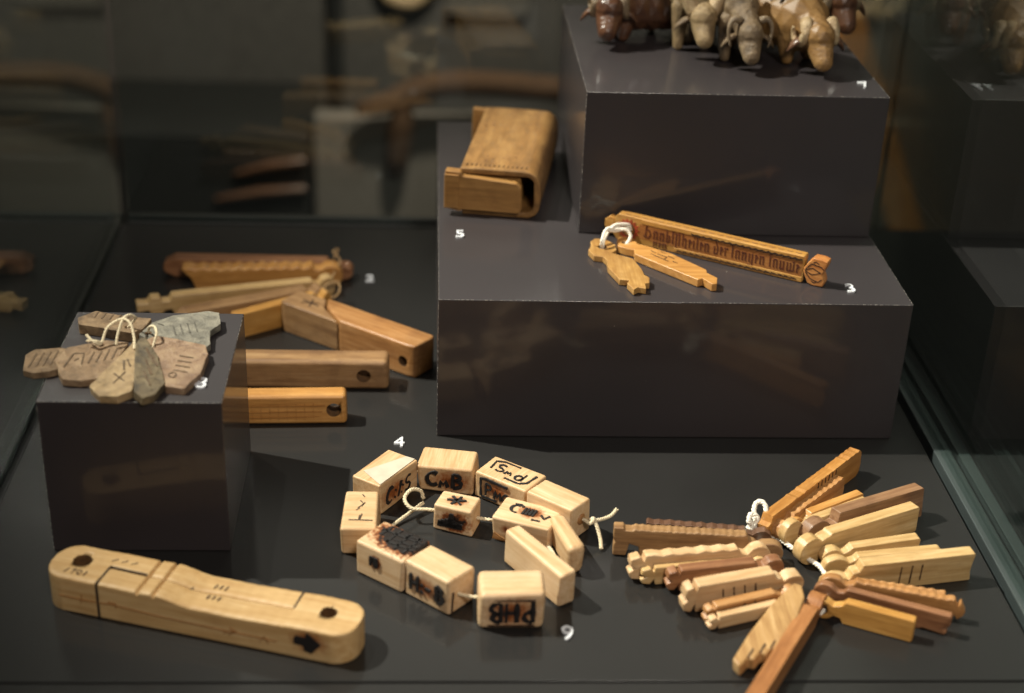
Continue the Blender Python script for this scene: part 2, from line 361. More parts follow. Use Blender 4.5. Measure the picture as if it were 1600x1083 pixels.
# ------------------------------------------------------------------ ring of wooden blocks on a cord
BG = 'wooden blocks strung in a ring'
def block(x, y, ang, L, Wd, H, label, mat, bev=.0016, jit=.0009, seed=0, z=0.0):
    rnd = random.Random(seed)
    bm = box_bm(-L/2, L/2, -Wd/2, Wd/2, 0, H, 0, 2, jit, rnd)
    bmesh.ops.bevel(bm, geom=bm.edges[:], offset=bev, offset_type='OFFSET', segments=3, profile=.5, affect='EDGES', clamp_overlap=True)
    o = link('tally_block', b2m(bm), mat, None, (x, y, z), (0, 0, R(ang)))
    return tag(o, label, 'wooden block', BG)
def face(L, Wd, H, which, off=.0004):
    return {'front': ((-L/2, -Wd/2-off, 0), (1, 0, 0), (0, 0, 1), (0, -1, 0)), 'top': ((-L/2, -Wd/2, H+off), (1, 0, 0), (0, 1, 0), (0, 0, 1)),
            'right': ((L/2+off, -Wd/2, 0), (0, 1, 0), (0, 0, 1), (1, 0, 0))}[which]
def brand(o, dims, which, polys, width, mat='char', seed=0, name='burnt_lettering', off=.0001, depth=.0006):
    return link(name, strokes_mesh(polys, *face(*dims, which, off), width, depth, seed), mat, o, wn=False, smooth=False)
def pw(name, scorch, base='pale'):
    c = {'pale': ('bd9468', 'd2b28a', 'dcc09e'), 'pine': ('b08659', 'c9a67c', 'd5b992')}[base]
    return wood(name, *c, .5, .32, scorch=scorch, axis=0 if base == 'pale' else 1)

d = (.0222, .0403, .0208)
b1 = block(-.0332, -.0746, -34.7, *d, 'pale block lettered C H S with a paper strip on top, beside numeral 4', pw('block_wood_chs', [((.011, -.006, .010), (.004, .017, .009), .5)], 'pine'), seed=1, bev=.0011)
brand(b1, d, 'right', write('C:1:S', .0045, .0042, .0105, .0088, slant=.25), .0022, seed=1)
link('paper_strip', b2m(prism_bm([(-.0085, -.012), (.0098, -.0192), (.0100, .0185), (.0035, .0180), (-.0005, .008)], .0212, .0215, 'xy', 0)), 'sticker', b1, wn=False, smooth=False)
d = (.0368, .0252, .0191)
b2 = block(.0073, -.0599, -8.9, *d, 'chamfered pale block lettered C M B at the back of the ring', pw('block_wood_cmb', [((.004, -.0126, .009), (.017, .004, .009), .55)], 'pine'), seed=2, bev=.0020, jit=.0014)
brand(b2, d, 'front', write('C', .006, .0055, .010, .010)+write('m', .0145, .0045, .008, .008)+write('B', .0225, .0045, .0105, .010), .0021, seed=2)
d = (.0400, .0240, .0191)
b3 = block(.0475, -.0781, -37.7, *d, 'pale block with framed burnt letters on top and front', pw('block_wood_frame', [((-.003, -.012, .010), (.016, .004, .009), .45)], 'pine'), seed=3)
fr_top = [[(.006, .009), (.0045, .018), (.010, .0205), (.022, .0205)], [(.036, .0185), (.0352, .008), (.031, .0042), (.020, .0045)]]
brand(b3, d, 'top', fr_top, .0013, seed=4); brand(b3, d, 'top', write('S', .0085, .0085, .0085, .0085)+write('m', .0165, .0085, .006, .007)+write('d', .0245, .0070, .0095, .0085), .0013, seed=5)
brand(b3, d, 'front', [[(.0055, .003), (.005, .0155), (.008, .0165), (.026, .0160)], [(.006, .0025), (.018, .0028)]], .0014, seed=6); brand(b3, d, 'front', write('P', .0085, .0050, .0085, .0080)+write('M', .0155, .0045, .0062, .0075)+write('C', .0225, .0045, .006, .006), .0012, seed=7)
d = (.0348, .0190, .0236)
b4 = block(.0763, -.1092, -39.5, *d, 'plain pale block at the knotted right end of the cord', 'pale', seed=4)
link('end_plug', b2m(tube_bm(bmesh.new(), [(.0165, .0, .0125), (.0178, .0, .0125), (.0186, 0, .0125)], [.0042, .0040, .0028], 12)), 'tan', b4)
d = (.0262, .0180, .0184)
b5 = block(.0124, -.1096, -20.6, *d, 'small cube burnt with a star on top, inside the ring', pw('block_wood_star', [((0, 0, .0184), (.0085, .006, .004), .62), ((.002, -.009, .0085), (.0125, .004, .0085), 1.05)]), seed=5)
star = [[(.013, .009), (.013+.0062*math.cos(R(a)), .009+.0052*math.sin(R(a)))] for a in (20, 75, 130, 190, 250, 310)]
brand(b5, d, 'top', star, .0018, seed=8, name='burnt_star')
leafy = [[(.005+.0022*i, .004), (.0055+.0022*i, .0045+.0034*(1-abs(i-3)/3.5)+.003)] for i in range(7)]+[[(.004, .0065), (.012, .0055), (.020, .0062)], [(.012, .005), (.013, .0145)]]
brand(b5, d, 'front', leafy, .0028, seed=9, name='burnt_mark')
d = (.0377, .0240, .0175)
b6 = block(.0562, -.1213, -24.1, *d, 'pale block burnt with a beetle shape on top', pw('block_wood_beetle', [((.002, .001, .0175), (.0105, .0075, .004), .7), ((-.010, -.012, .010), (.004, .003, .004), .5)]), seed=6)
bug = [[(.016+.0022*i, .009), (.0165+.0022*i, .0165)] for i in range(4)]+[arc(.011, .013, .0035, .0040, 70, 290), [(.0085, .0175), (.012, .0185), (.0145, .0165)], [(.0275, .0125), (.0305, .009), (.033, .0135)], [(.0235, .0055), (.029, .0058)]]
brand(b6, d, 'top', bug, .0015, seed=10, name='burnt_beetle')
link('underside_bark', b2m(prism_bm([(-.0185, .0012), (-.0175, .0062), (-.012, .0035), (-.004, .0015), (-.004, .0010)], -.01235, -.01195, 'xz', 0)), 'tan', b6, wn=False, smooth=False)
d = (.0558, .0111, .0235)
b7 = block(.0611, -.1688, -56.5, *d, 'pale flat slab standing on edge across the front of the ring', 'pale', seed=7, bev=.0022, jit=.0012)
d = (.038, .0105, .0205)
b8 = block(.0788, -.1435, -74, *d, 'rounded brown-edged slab behind the flat pale slab', 'pale2', seed=8, bev=.0040)
d = (.0385, .0240, .0248)
b9 = block(.0423, -.2020, .3, *d, 'pale block with upside-down burnt letters facing the front, by numeral 9', pw('block_wood_phb', [((.0, -.012, .0118), (.0180, .005, .0115), .55)]), seed=9, bev=.0032, jit=.0012)
brand(b9, d, 'front', [[(.0385-a, .0235-b) for a, b in pl] for pl in write('PHB', .0062, .0050, .0135, .0100, gap=.12)], .0027, seed=11)
brand(b9, d, 'front', [[(.0055, .0203), (.0325, .0205)], [(.0055, .0032), (.0080, .0029), (.0325, .0031)]], .0009, 'carved', seed=12, name='burnt_border')
d = (.0345, .0235, .0238)
b10 = block(.0014, -.1832, -41.7, *d, 'pale block lettered H C B with clean white top', pw('block_wood_hcb', [((-.002, -.0118, .0115), (.015, .004, .008), .5)]), seed=10, bev=.0020)
brand(b10, d, 'front', write('H:-B', .0045, .0065, .0110, .0088), .0021, seed=13)
brand(b10, d, 'right', [[(.003, .002), (.0035, .010), (.0042, .0155)]], .0005, 'carved', seed=14, name='crack')
d = (.0356, .0268, .0232)
b11 = block(-.0263, -.1597, -37.3, *d, 'block with a charred black-brown top and small burnt square', pw('block_wood_charred', [((.006, .0045, .0232), (.0260, .0165, .006), 1.7), ((-.003, -.0134, .0135), (.0052, .003, .0062), .9)]), seed=11, bev=.0020)
grid = [[(.006, .019), (.034, .0205)], [(.014, .0105), (.034, .0115)], [(.009, .0245), (.008, .013)], [(.0155, .0245), (.0160, .0095)], [(.023, .0250), (.0235, .007)], [(.030, .025), (.0305, .006)], [(.018, .0145), (.034, .0155)], [(.020, .022), (.032, .0235)]]
brand(b11, d, 'top', grid, .0016, seed=15, name='charred_ridges', depth=.0005)
brand(b11, d, 'front', [[(.0115, .0105), (.0115, .0165), (.0165, .0165), (.0165, .0105)], [(.012, .0150), (.0165, .0150)], [(.0125, .0165), (.016, .0105)]], .0016, seed=16, name='burnt_square')
d = (.0217, .0413, .0194)
b12 = block(-.0470, -.1208, -.9, *d, 'pale block with faint pencil marks, leftmost of the ring', 'pale2', seed=12, bev=.0018)
brand(b12, d, 'top', [[(.0105, .009), (.0118, .0155)], [(.0100, .009), (.0105, .014)], [(.004, .0088), (.0185, .0085)], [(.009, .022), (.0125, .0265), (.010, .030)], [(.011, .0235), (.013, .0280)], [(.008, .0195), (.010, .0215)], [(.0125, .034), (.011, .037)]], .0007, 'ink', seed=17, name='pencil_marks', depth=.0003)
cp = [(.0124-.0135, -.1096+.005, .0100)]
cord_paths = [
    [(-.0315, -.1165, .0012), (-.020, -.1035, .003), (-.0085, -.0915, .0052)],
    [(-.0085, -.0905, .0075), (-.0105, -.089, .0125), (-.0165, -.0925, .0155), (-.0205, -.0990, .013), (-.0160, -.1055, .010), (-.0050, -.106, .0095), (.0124, -.1096, .009), (.0300, -.1150, .0085), (.0562, -.1213, .0085), (.0690, -.140, .0045), (.072, -.158, .0045), (.0611, -.1688, .009), (.050, -.190, .0105), (.0423, -.2020, .0125), (.0140, -.1975, .0120), (.0014, -.1832, .0120), (-.0263, -.1597, .0115), (-.043, -.140, .010), (-.0470, -.1208, .010), (-.043, -.095, .010), (-.0332, -.0746, .010), (-.012, -.062, .010), (.0073, -.0599, .010), (.028, -.066, .010), (.0475, -.0781, .010), (.0763, -.1092, .0120), (.0905, -.1205, .0125), (.0950, -.1245, .0120), (.0975, -.1230, .0145), (.0950, -.1215, .0125), (.0985, -.1245, .0120), (.1010, -.131, .006), (.1015, -.137, .0015)],
    [(.0955, -.1235, .0135), (.1020, -.1200, .0120), (.1090, -.1150, .0115), (.1130, -.1125, .0150)]]
o = link('block_cord', cord_mesh(cord_paths, .00125), 'cord'); tag(o, 'off-white cotton cord threading the ring of wooden blocks', 'cord')

# ------------------------------------------------------------------ split tally bar, front left
bar = empty('split_tally_bar', (-.1313, -.2052, 0), R(-17.2)); tag(bar, 'long pale split tally bar with rounded ends and a burnt arrow', 'tally bar')
def bar_h(u):
    h = .0236
    if u > -.024: t = min(1, (u+.024)/.026); h -= .0040*(t*t*(3-2*t))
    if u > .030: t = min(1, (u-.030)/.030); h += .0010*(t*t*(3-2*t))
    h += .00006*math.sin(u*900)+.00015*math.sin(u*210)
    for g in (-.0335, -.0238): h -= .0022*math.exp(-((u-g)/.0008)**2)
    return h
def bar_piece(name, u0, u1, lo, hi, mat):
    us = []; u = u0
    while u < u1-1e-9: us.append(u); u += .0006
    us.append(u1); nv = 8; bm = bmesh.new(); T = []; B = []
    for u in us:
        a, b = lo(u), hi(u); h = bar_h(u); rowt = []; rowb = []
        for k in range(nv+1):
            s = k/nv; v = a+(b-a)*(.5-.5*math.cos(math.pi*s)); e = min(v-a, b-v)
            dz = .0014*(1-min(1, e/.0016))**2 if True else 0
            rowt.append(bm.verts.new((u, v, h-dz))); rowb.append(bm.verts.new((u, v, dz*.5)))
        T.append(rowt); B.append(rowb)
    for i in range(len(us)-1):
        for k in range(nv):
            bm.faces.new((T[i][k], T[i+1][k], T[i+1][k+1], T[i][k+1])); bm.faces.new((B[i][k], B[i][k+1], B[i+1][k+1], B[i+1][k]))
        for k in (0, nv): bm.faces.new((T[i][k], B[i][k], B[i+1][k], T[i+1][k]))
    for i in (0, -1):
        for k in range(nv): bm.faces.new((T[i][k], T[i][k+1], B[i][k+1], B[i][k]))
    return link(name, b2m(bm), mat, bar)
HW = .0163; LU = .0935
def edge(u):  # rounded ends in plan
    e = LU-abs(u); r = .0135
    return HW if e >= r else HW-r+math.sqrt(max(0, r*r-(r-e)**2))+.0001
mbar = wood('tally_bar_wood', 'b38a56', 'c9a470', 'd8b888', .52, .3, scorch=[((.069, -.0163, .0125), (.0125, .004, .0085), .5)])
seam = lambda u: .0006*math.sin(u*70)
l1 = bar_piece('left_half', -LU+.0001, .0533, lambda u: -edge(u) if u < -.0589 else seam(u)+.00012, lambda u: edge(u), mbar)
r1 = bar_piece('right_half', -.0577, LU-.0001, lambda u: -edge(u), lambda u: seam(u)-.00012 if u < .0541 else edge(u), mbar)
drill(l1, (-.0761, .0015, .02), 'z', .0055, .06); drill(r1, (.0740, .0015, .02), 'z', .0048, .06)
fb = ((0, -HW-.0002, 0), (1, 0, 0), (0, 0, 1), (0, -1, 0))
link('burnt_arrow', b2m(prism_bm([(.060, .0098), (.0655, .0094), (.0660, .0060), (.0705, .0050), (.0735, .0090), (.0760, .0120), (.0700, .0170), (.0675, .0190), (.0668, .0150), (.0610, .0155), (.0598, .0130)], -HW-.0005, -HW+.001, 'xz', 0)), 'char', bar, wn=False, smooth=False)
link('pencil_line', strokes_mesh([[(-.082, .011), (-.066, .0105), (-.05, .0112), (-.02, .0095), (.012, .0090), (.05, .0085)], [(.018, .007), (.026, .0105)], [(.022, .0115), (.026, .0095), (.021, .0065)], [(.040, .006), (.0425, .0105), (.045, .006)], [(-.069, .008), (-.068, .014)], [(-.052, .0125), (-.047, .0125), (-.047, .009)]], *fb, .0004, .0003, 3), 'tan', bar, wn=False, smooth=False)
link('split_gap_shade', strokes_mesh([[(-.0583, .0005), (-.0583, .0235)]], *fb, .0011, .0003, 8, .1), 'char', bar, wn=False, smooth=False)  # dark strokes laid over the open split paint the shade inside it
tt = lambda z: ((0, 0, z), (1, 0, 0), (0, 1, 0), (0, 0, 1))
link('tally_notches', strokes_mesh([[(.004+.0032*i, .0040), (.0050+.0032*i, .0075)] for i in range(3)]+[[(.004+.0032*i, -.0060), (.0048+.0032*i, -.0025)] for i in range(3)]+[[(-.009, -.006), (-.0065, .0045)]], *tt(.0197), .0007, .0006, 4), 'ink', bar, wn=False, smooth=False)
link('split_gap_shade', strokes_mesh([[(-.0583, -.0158), (-.0582, .0008), (-.046, .0002), (-.0350, .0001)]], *tt(.02362), .0009, .0004, 8, .15), 'char', bar, wn=False, smooth=False)
link('split_gap_shade', strokes_mesh([[(.0538, .0005), (.0536, .0155)]], *tt(bar_h(.0537)), .0009, .0004, 8, .15), 'char', bar, wn=False, smooth=False)
link('pencil_date', strokes_mesh([[(-.081, -.0115), (-.0795, -.0070)], [(-.0775, -.008), (-.075, -.007), (-.0765, -.0115)], arc(-.0725, -.0092, .0013, .0020, 0, 330), [(-.0690, -.0115), (-.0685, -.0075)]]+[[(-.060+.006*i, .006), (-.057+.006*i, .0085)] for i in range(3)], *tt(.0237), .0005, .0003, 5), 'ink', bar, wn=False, smooth=False)

# ------------------------------------------------------------------ fan-shaped bundle of tally sticks
SG = 'tally sticks tied in a fan-shaped bundle'
def stick(name, p0, p1, H, T, mat, label, head=.016, headh=None, neck=.45, top=None, tip=None, z=0.0, group=SG, cat='tally stick', hole=None, seed=0, bev=.0009, notch=(), lean=0.0):
    """flat stick standing on its narrow edge: carved head, neck, body; profile drawn from the side"""
    p0, p1 = Vector(p0), Vector(p1); L = (p1-p0).length; ang = math.atan2(p1.y-p0.y, p1.x-p0.x)
    hh = headh or H; nk = H*neck
    zc = H*.5; rnd = random.Random(seed)
    bot = [(-.0045, zc-nk/2), (-.0008, max(0, zc-nk/2-.001)), (.0012, 0)]
    tipo = tip(L, H) if tip else [(L-.001, 0), (L, .001), (L, H-.001), (L-.001, H)]
    tops = top(L, H) if top else []
    tp = [(.0012, H), (-.0008, zc+nk/2+.001), (-.0045, zc+nk/2)]
    hd = []
    if head:
        r = hh/2; cx = -.0045-head*.5
        for i in range(13):
            a = R(60-(60+240)*0-i*25+0)
        hd = [(cx+head*.5*math.cos(R(a)), zc*0+hh/2+hh/2*math.sin(R(a))) for a in range(40, 321, 20)]
    pts = [(a+rnd.uniform(-.00025, .00025), max(0, b+(rnd.uniform(-.00025, .00025) if b > .0005 else 0))) for a, b in bot+tipo+tops+tp+hd]
    bm = prism_bm(pts, -T/2, T/2, 'xz', bev, 2)
    o = link(name, b2m(bm), mat, None, (p0.x, p0.y, z), (lean, 0, ang))
    if hole: drill(o, (-.0045-head*.5, 0, hh/2), 'y', hole, .04)
    for k, (u, a, b, m_) in enumerate(notch):
        for s in (-1, 1):
            if s > 0: continue
            pass
    if notch:
        side = -1 if math.cos(ang) > 0 else 1
        link('tally_notches', strokes_mesh([[(u, a), (u+m_, b)] for u, a, b, m_ in notch], (0, side*(T/2+.00005), 0), (1, 0, 0), (0, 0, 1), (0, side, 0), .0008, .0003, seed), 'carved', o, wn=False, smooth=False)
    return tag(o, label, cat, group)
def teeth(n, d, x0=.08, x1=.95, sharp=.5):
    def f(L, H):
        out = []
        for i in range(n, 0, -1):
            b = L*(x0+(x1-x0)*i/n); a = L*(x0+(x1-x0)*(i-1)/n)
            out += [(b-(b-a)*.02, H), (b-(b-a)*sharp, H-d)]
        return out
    return f
def point_tip(L, H): return [(L*.90, 0), (L*.92, H*.28), (L*.95, H*.12), (L, H*.35), (L*1.005, H*.55), (L*.955, H*.95), (L*.93, H*.70), (L*.905, H)]
def knob_tip(L, H): return [(L*.88, 0), (L*.89, H*.32), (L*.93, H*.05), (L*1.01, H*.12), (L*1.03, H*.38), (L*.97, H*.50), (L*1.02, H*.62), (L*1.01, H*.90), (L*.93, H*.98), (L*.89, H*.72), (L*.88, H)]
def round_tip(L, H): return [(L-.005, 0), (L-.0015, H*.12), (L, H*.40), (L, H-.003), (L-.001, H-.001), (L-.003, H)]
def dove_tip(L, H): return [(L*.985, 0), (L, H*.02), (L*.985, H*.35), (L*.985, H*.6), (L*1.003, H*.97), (L*.99, H)]
def tail_tip(L, H): return [(L*.72, 0), (L*.76, H*.1), (L*.96, -0.0+.0002), (L*.98, H*.2), (L*.93, H*.35), (L, H*.5), (L, H*.9), (L*.985, H)]
st = [
 ('S1', (.2064, -.1255), (.2835, -.0436), .0190, .0075, 'orange', 'longest orange-brown stick at the back of the fan, fine notches along its edge', dict(head=0, top=teeth(14, .0005, .2, .98), tip=round_tip, notch=[(.055+.0045*i, .004, .018, .001) for i in range(6)])),
 ('S2', (.2226, -.1180), (.2660, -.0728), .0150, .0065, 'tan', 'short rippled tan stick just below the long orange one', dict(head=.012, top=teeth(9, .0007, .05, .98), tip=round_tip, notch=[(.016+.003*i, .005, .009, .001) for i in range(4)])),
 ('S3', (.2342, -.1136), (.2745, -.0893), .0140, .0062, 'honey', 'pale stick mostly hidden behind the dark brown one', dict(head=.012)),
 ('S4', (.2319, -.1243), (.2765, -.0996), .0150, .0065, 'straw', 'thin straw-coloured stick with a big rounded head', dict(head=.016, headh=.0185, bev=.0018)),
 ('S5', (.2491, -.1246), (.3122, -.0947), .0210, .0090, 'brown', 'dark brown square stick with a shiny knob head', dict(head=.020, headh=.0190, neck=.25, bev=.0012)),
 ('S6', (.2400, -.1415), (.3042, -.1109), .0185, .0085, 'straw', 'long straw-coloured stick with smooth rounded head below the dark brown one', dict(head=.018, headh=.0185, neck=.75, bev=.0018)),
 ('S7', (.2522, -.1470), (.2988, -.1364), .0125, .0065, 'straw', 'short pale stick between the long ones on the right', dict(head=.014)),
 ('S8', (.2536, -.1578), (.3098, -.1487), .0130, .0060, 'straw', 'pale stick hidden behind the broad notched one', dict(head=.016, tip=round_tip)),
 ('S9', (.2505, -.1755), (.3238, -.1625), .0205, .0080, 'straw', 'broad pale stick with three tally notches and a hollow end', dict(head=.018, headh=.013, tip=dove_tip, notch=[(.0265, .003, .0165, 0), (.0335, .003, .0165, 0), (.0400, .005, .0165, 0)])),
 ('S10', (.2464, -.1868), (.3070, -.2070), .0150, .0058, 'tan', 'ribbed brown stick with an arrow-pointed end on the right', dict(head=.016, top=teeth(11, .0008, .05, .86), tip=point_tip)),
 ('S11', (.2400, -.1925), (.2955, -.2190), .0140, .0052, 'red_brown', 'red-brown stick with a forked tail behind the flat orange one', dict(head=.014, tip=tail_tip)),
 ('S12', (.2357, -.2063), (.2728, -.2241), .0145, .0065, 'amber', 'short flat amber stick hanging on a ring, front right of the fan', dict(head=.014, headh=.012, hole=.0030)),
 ('S13', (.2155, -.2090), (.1600, -.3000), .0140, .0095, 'russet', 'long reddish stick running out of the picture at the bottom', dict(head=.014, bev=.002)),
 ('S15', (.1975, -.1925), (.1543, -.2080), .0125, .0060, 'tan', 'low tan stick with faint cut lines, front left of the fan', dict(head=.010, tip=knob_tip, notch=[(.015, .003, .011, 0), (.022, .003, .011, 0)])),
 ('S16', (.1975, -.1815), (.1430, -.1965), .0200, .0085, 'pale2', 'tall pale stick with cross-cut tally marks, left of the fan', dict(head=.016, headh=.015, tip=knob_tip, notch=[(.012+.007*i, .009, .015, .001) for i in range(4)])),
 ('S17', (.1905, -.1663), (.1369, -.1762), .0160, .0070, 'red_brown', 'red-brown stick between two pale ones on the left', dict(head=.014, tip=knob_tip)),
 ('S18', (.1826, -.1564), (.1160, -.1660), .0170, .0080, 'pale2', 'pale stick with zigzag facets and knobbed end on the left', dict(head=.016, top=teeth(5, .0010, .02, .8, .5), tip=knob_tip)),
 ('S19', (.1900, -.1455), (.1083, -.1380), .0190, .0080, 'greyed', 'long brown carved stick with a mortised end, far left of the fan', dict(head=.018, headh=.014, top=teeth(16, .0007, .02, .84), tip=lambda L, H: [(L*.80, 0), (L*.81, H*.35), (L*.88, H*.45), (L*.90, 0), (L, 0), (L, H*.4), (L*.985, H*.5), (L, H*.6), (L, H*1.03), (L*.93, H*1.03), (L*.92, H*.93), (L*.86, H*.93)])),
 ('S21', (.1842, -.1612), (.1225, -.1712), .0120, .0050, 'straw', 'slim pale stick under the zigzag one on the left', dict(head=.012, tip=knob_tip)),
 ('S22', (.2475, -.1822), (.2990, -.1958), .0130, .0050, 'tan', 'slim tan stick between the broad notched one and the ribbed one', dict(head=.014, top=teeth(8, .0008, .1, .95))),
 ('S23', (.1985, -.1990), (.1560, -.2135), .0090, .0050, 'pale2', 'thin pale sliver at the very front left of the fan', dict(head=.010, tip=knob_tip)),
 ('S20', (.1918, -.1294), (.1307, -.1214), .0130, .0055, 'dark', 'thin dark stick at the back left of the fan with diamond carving', dict(head=.012, top=teeth(9, .0009, .02, .98))),
]
leaf = [(.2100, -.1901), (.2145, -.1926), (.2138, -.2037), (.2070, -.2186), (.1970, -.2360), (.1902, -.2456), (.1858, -.2444), (.1825, -.2489), (.1796, -.2467), (.1752, -.2522), (.1722, -.2500), (.1662, -.2565), (.1635, -.2500), (.1760, -.2303), (.1924, -.2085)]
lx, ly = sum(p[0] for p in leaf)/15, sum(p[1] for p in leaf)/15
lf = link('tally_stick', b2m(prism_bm([(a-lx, b-ly) for a, b in leaf], 0, .0085, 'xy', .0016, 3)), wood('leaf_stick_wood', '8a6238', 'b08a58', 'c4a070', .48, .5, axis=1), None, (lx, ly, .0034), (R(3), R(-6), 0)); tag(lf, 'leaf-shaped tan stick with a serrated end pointing to the front', 'tally stick', SG)
link('serration_cuts', strokes_mesh([[(a-lx, b-ly), (a-lx+.004, b-ly+.006)] for a, b in ((.1858, -.2444), (.1796, -.2467), (.1722, -.2500))], (0, 0, .00855), (1, 0, 0), (0, 1, 0), (0, 0, 1), .0010, .0003, 3), 'carved', lf, wn=False, smooth=False)
rl = random.Random(4)
for i, (k, a, b, H, T, mat, lab, kw) in enumerate(st):
    ln = 0 if k in ('S13', 'S14') else R(rl.uniform(-6, 6))
    stick('tally_stick', a, b, H, T, mat, lab, seed=i+20, lean=ln, **{'z': abs(math.sin(ln))*T/2+.0001, **kw})
# red-flecked second body behind the ring heads
loop = [(.2040, -.1240, .0048), (.2130, -.1290, .0048), (.2200, -.1400, .0048), (.2270, -.1510, .0048), (.2330, -.1600, .0048), (.2340, -.1720, .0048), (.2310, -.1850, .0048), (.2270, -.1990, .0048), (.2200, -.2060, .0048), (.2125, -.1965, .0048), (.2030, -.1880, .0048), (.2020, -.1760, .0048), (.2010, -.1620, .0048), (.2010, -.1500, .0048), (.2010, -.1400, .0048), (.2000, -.1300, .0048), (.1990, -.1220, .012)]
knot = [(.1990, -.1220, .012), (.1945, -.1255, .014), (.1960, -.1215, .0175), (.2005, -.1225, .0150), (.1965, -.1260, .0105), (.1925, -.1275, .0065), (.1935, -.1235, .0045), (.1990, -.1235, .0060), (.2015, -.1205, .0110)]
bow = [(.2000, -.1225, .0140), (.1985, -.1190, .0175), (.2000, -.1145, .0205), (.2035, -.1140, .0220), (.2060, -.1175, .0200), (.2050, -.1235, .0150)]
o = link('bundle_cord', cord_mesh([loop, knot, bow, [(.1935, -.1250, .003), (.1960, -.1210, .008), (.2000, -.1200, .012), (.1975, -.1245, .016)]], .0016, 3, .008), 'cordw')
tag(o, 'thick white cotton cord with a knot tying the fan of sticks', 'cord')

# ------------------------------------------------------------------ wooden bars behind the small cube (exhibit 2)
def bar_box(label, x, y, ang, L, Wd, H, mat, hole=None, seed=0, bev=.0036, z=0.0, hr=.0052):
    bm = box_bm(-L/2, L/2, -Wd/2, Wd/2, 0, H, 0, 2, .0006, random.Random(seed))
    bmesh.ops.bevel(bm, geom=bm.edges[:], offset=bev, offset_type='OFFSET', segments=3, profile=.5, affect='EDGES', clamp_overlap=True)
    o = link('wooden_bar', b2m(bm), mat, None, (x, y, z), (0, 0, R(ang)))
    if hole: drill(o, (hole[0], 0, hole[1]), 'y', hr, .08)
    return tag(o, label, 'wooden bar', 'wooden bars behind the small cube')
bar_box('brown squared bar with a round hole, middle of the three by the cube', -.0990, .0743, 0, .128, .0204, .0233, 'greyed', (.046, .0115), 1)
ib = bar_box('short honey bar with scored lines and a round hole, nearest the cube', -.1060, .0206, 2.5, .086, .0150, .0229, 'honey', (.034, .0115), 2, .0032)
link('scored_lines', strokes_mesh([[(-.03, .006), (.024, .0065)], [(-.03, .0105), (.026, .0105)], [(-.03, .015), (.028, .0152)]]+[[(-.028+.006*i, .004), (-.028+.006*i, .017)] for i in range(9)], (0, -.0076, 0), (1, 0, 0), (0, 0, 1), (0, -1, 0), .0004, .0003, 6), 'orange', ib, wn=False, smooth=False)
sp = empty('split_bar', (-.0465, .1186, 0), R(-36.6)); tag(sp, 'thick brown split bar of two interlocked pieces, reaching toward the wide plinth', 'wooden bar', 'wooden bars behind the small cube')
link('front_piece', b2m(prism_bm([(-.085, -.010), (-.080, -.0125), (-.026, -.0125), (-.050, .0005), (-.058, .0125), (-.083, .0125), (-.085, .010)], 0, .0250, 'xy', .0012, 2)), 'greyed', sp)
g2 = link('rear_piece', b2m(prism_bm([(-.0245, -.0125), (.040, -.0125), (.0465, -.0110), (.0480, .009), (.0460, .0125), (-.0565, .0125), (-.0485, .0012)], 0, .0268, 'xy', .0020, 3)), 'tan', sp)
drill(g2, (.036, 0, .012), 'y', .0042, .08)
link('scratched_cross', strokes_mesh([[(-.070, -.004), (-.058, .003)], [(-.066, .006), (-.060, -.006)], [(-.072, .001), (-.055, -.001)]], (0, 0, .0251), (1, 0, 0), (0, 1, 0), (0, 0, 1), .0009, .0003, 7), 'carved', sp, wn=False, smooth=False)
G2 = 'carved sticks lying at the back left'
kw2 = dict(group=G2, cat='carved stick')
stick('carved_stick', (-.090, .2585), (-.2270, .2610), .0165, .0130, 'red_brown', 'dark red-brown stick with a faceted end, rearmost of the back left group', head=.016, headh=.013, bev=.0028, tip=lambda L, H: [(L*.93, 0), (L*.99, H*.25), (L, H*.5), (L*.99, H*.75), (L*.93, H)], **kw2)
stick('carved_stick', (-.1020, .2440), (-.2082, .2370), .0190, .0140, 'honey', 'pale stick carved with diamonds and slanting cuts along its top', head=.020, headh=.019, neck=.6, bev=.0014, tip=lambda L, H: [(L*.90, 0), (L*.93, H*.5), (L*.99, H*.85), (L, H*.95), (L*.97, H)], top=teeth(10, .0022, .03, .93), **kw2)
stick('carved_stick', (-.1010, .2215), (-.2366, .1833), .0150, .0100, 'straw', 'long pale stick with a stepped carved neck pointing left', head=.014, headh=.017, neck=.55, bev=.0016, tip=lambda L, H: [(L*.80, 0), (L*.81, H*.25), (L*.85, H*.2), (L*.86, H*.02), (L*.92, H*.02), (L*.94, H*.3), (L, H*.25), (L, H*.75), (L*.94, H*.7), (L*.92, H), (L*.87, H*.98), (L*.86, H*.75), (L*.82, H*.72), (L*.80, H)], **kw2)
stick('carved_stick', (-.1045, .2030), (-.2080, .1540), .0165, .0130, 'greyed', 'grey-brown stick under the long pale one', head=.010, bev=.002, tip=lambda L, H: [(L*.86, 0), (L, H*.05), (L*1.0, H*.3), (L*.88, H)], **kw2)
stick('carved_stick', (-.0960, .1860), (-.1560, .1465), .0200, .0090, 'amber', 'glowing orange stick lying between the brown one and the split bar', head=.008, bev=.0016, **kw2)
o = link('stick_cord', cord_mesh([[(-.0860, .2590, .016), (-.0820, .2660, .022), (-.0860, .2560, .024), (-.0800, .2500, .019), (-.0840, .2380, .014), (-.0860, .2260, .013), (-.0900, .2100, .012), (-.0835, .1980, .010), (-.0780, .2010, .014), (-.0800, .2100, .018), (-.0900, .2060, .016), (-.0960, .1960, .012), (-.0985, .1800, .020), (-.0960, .1700, .026)]], .0009), 'cordd'); tag(o, 'thin tan cord looped through the carved sticks at the back left', 'cord')

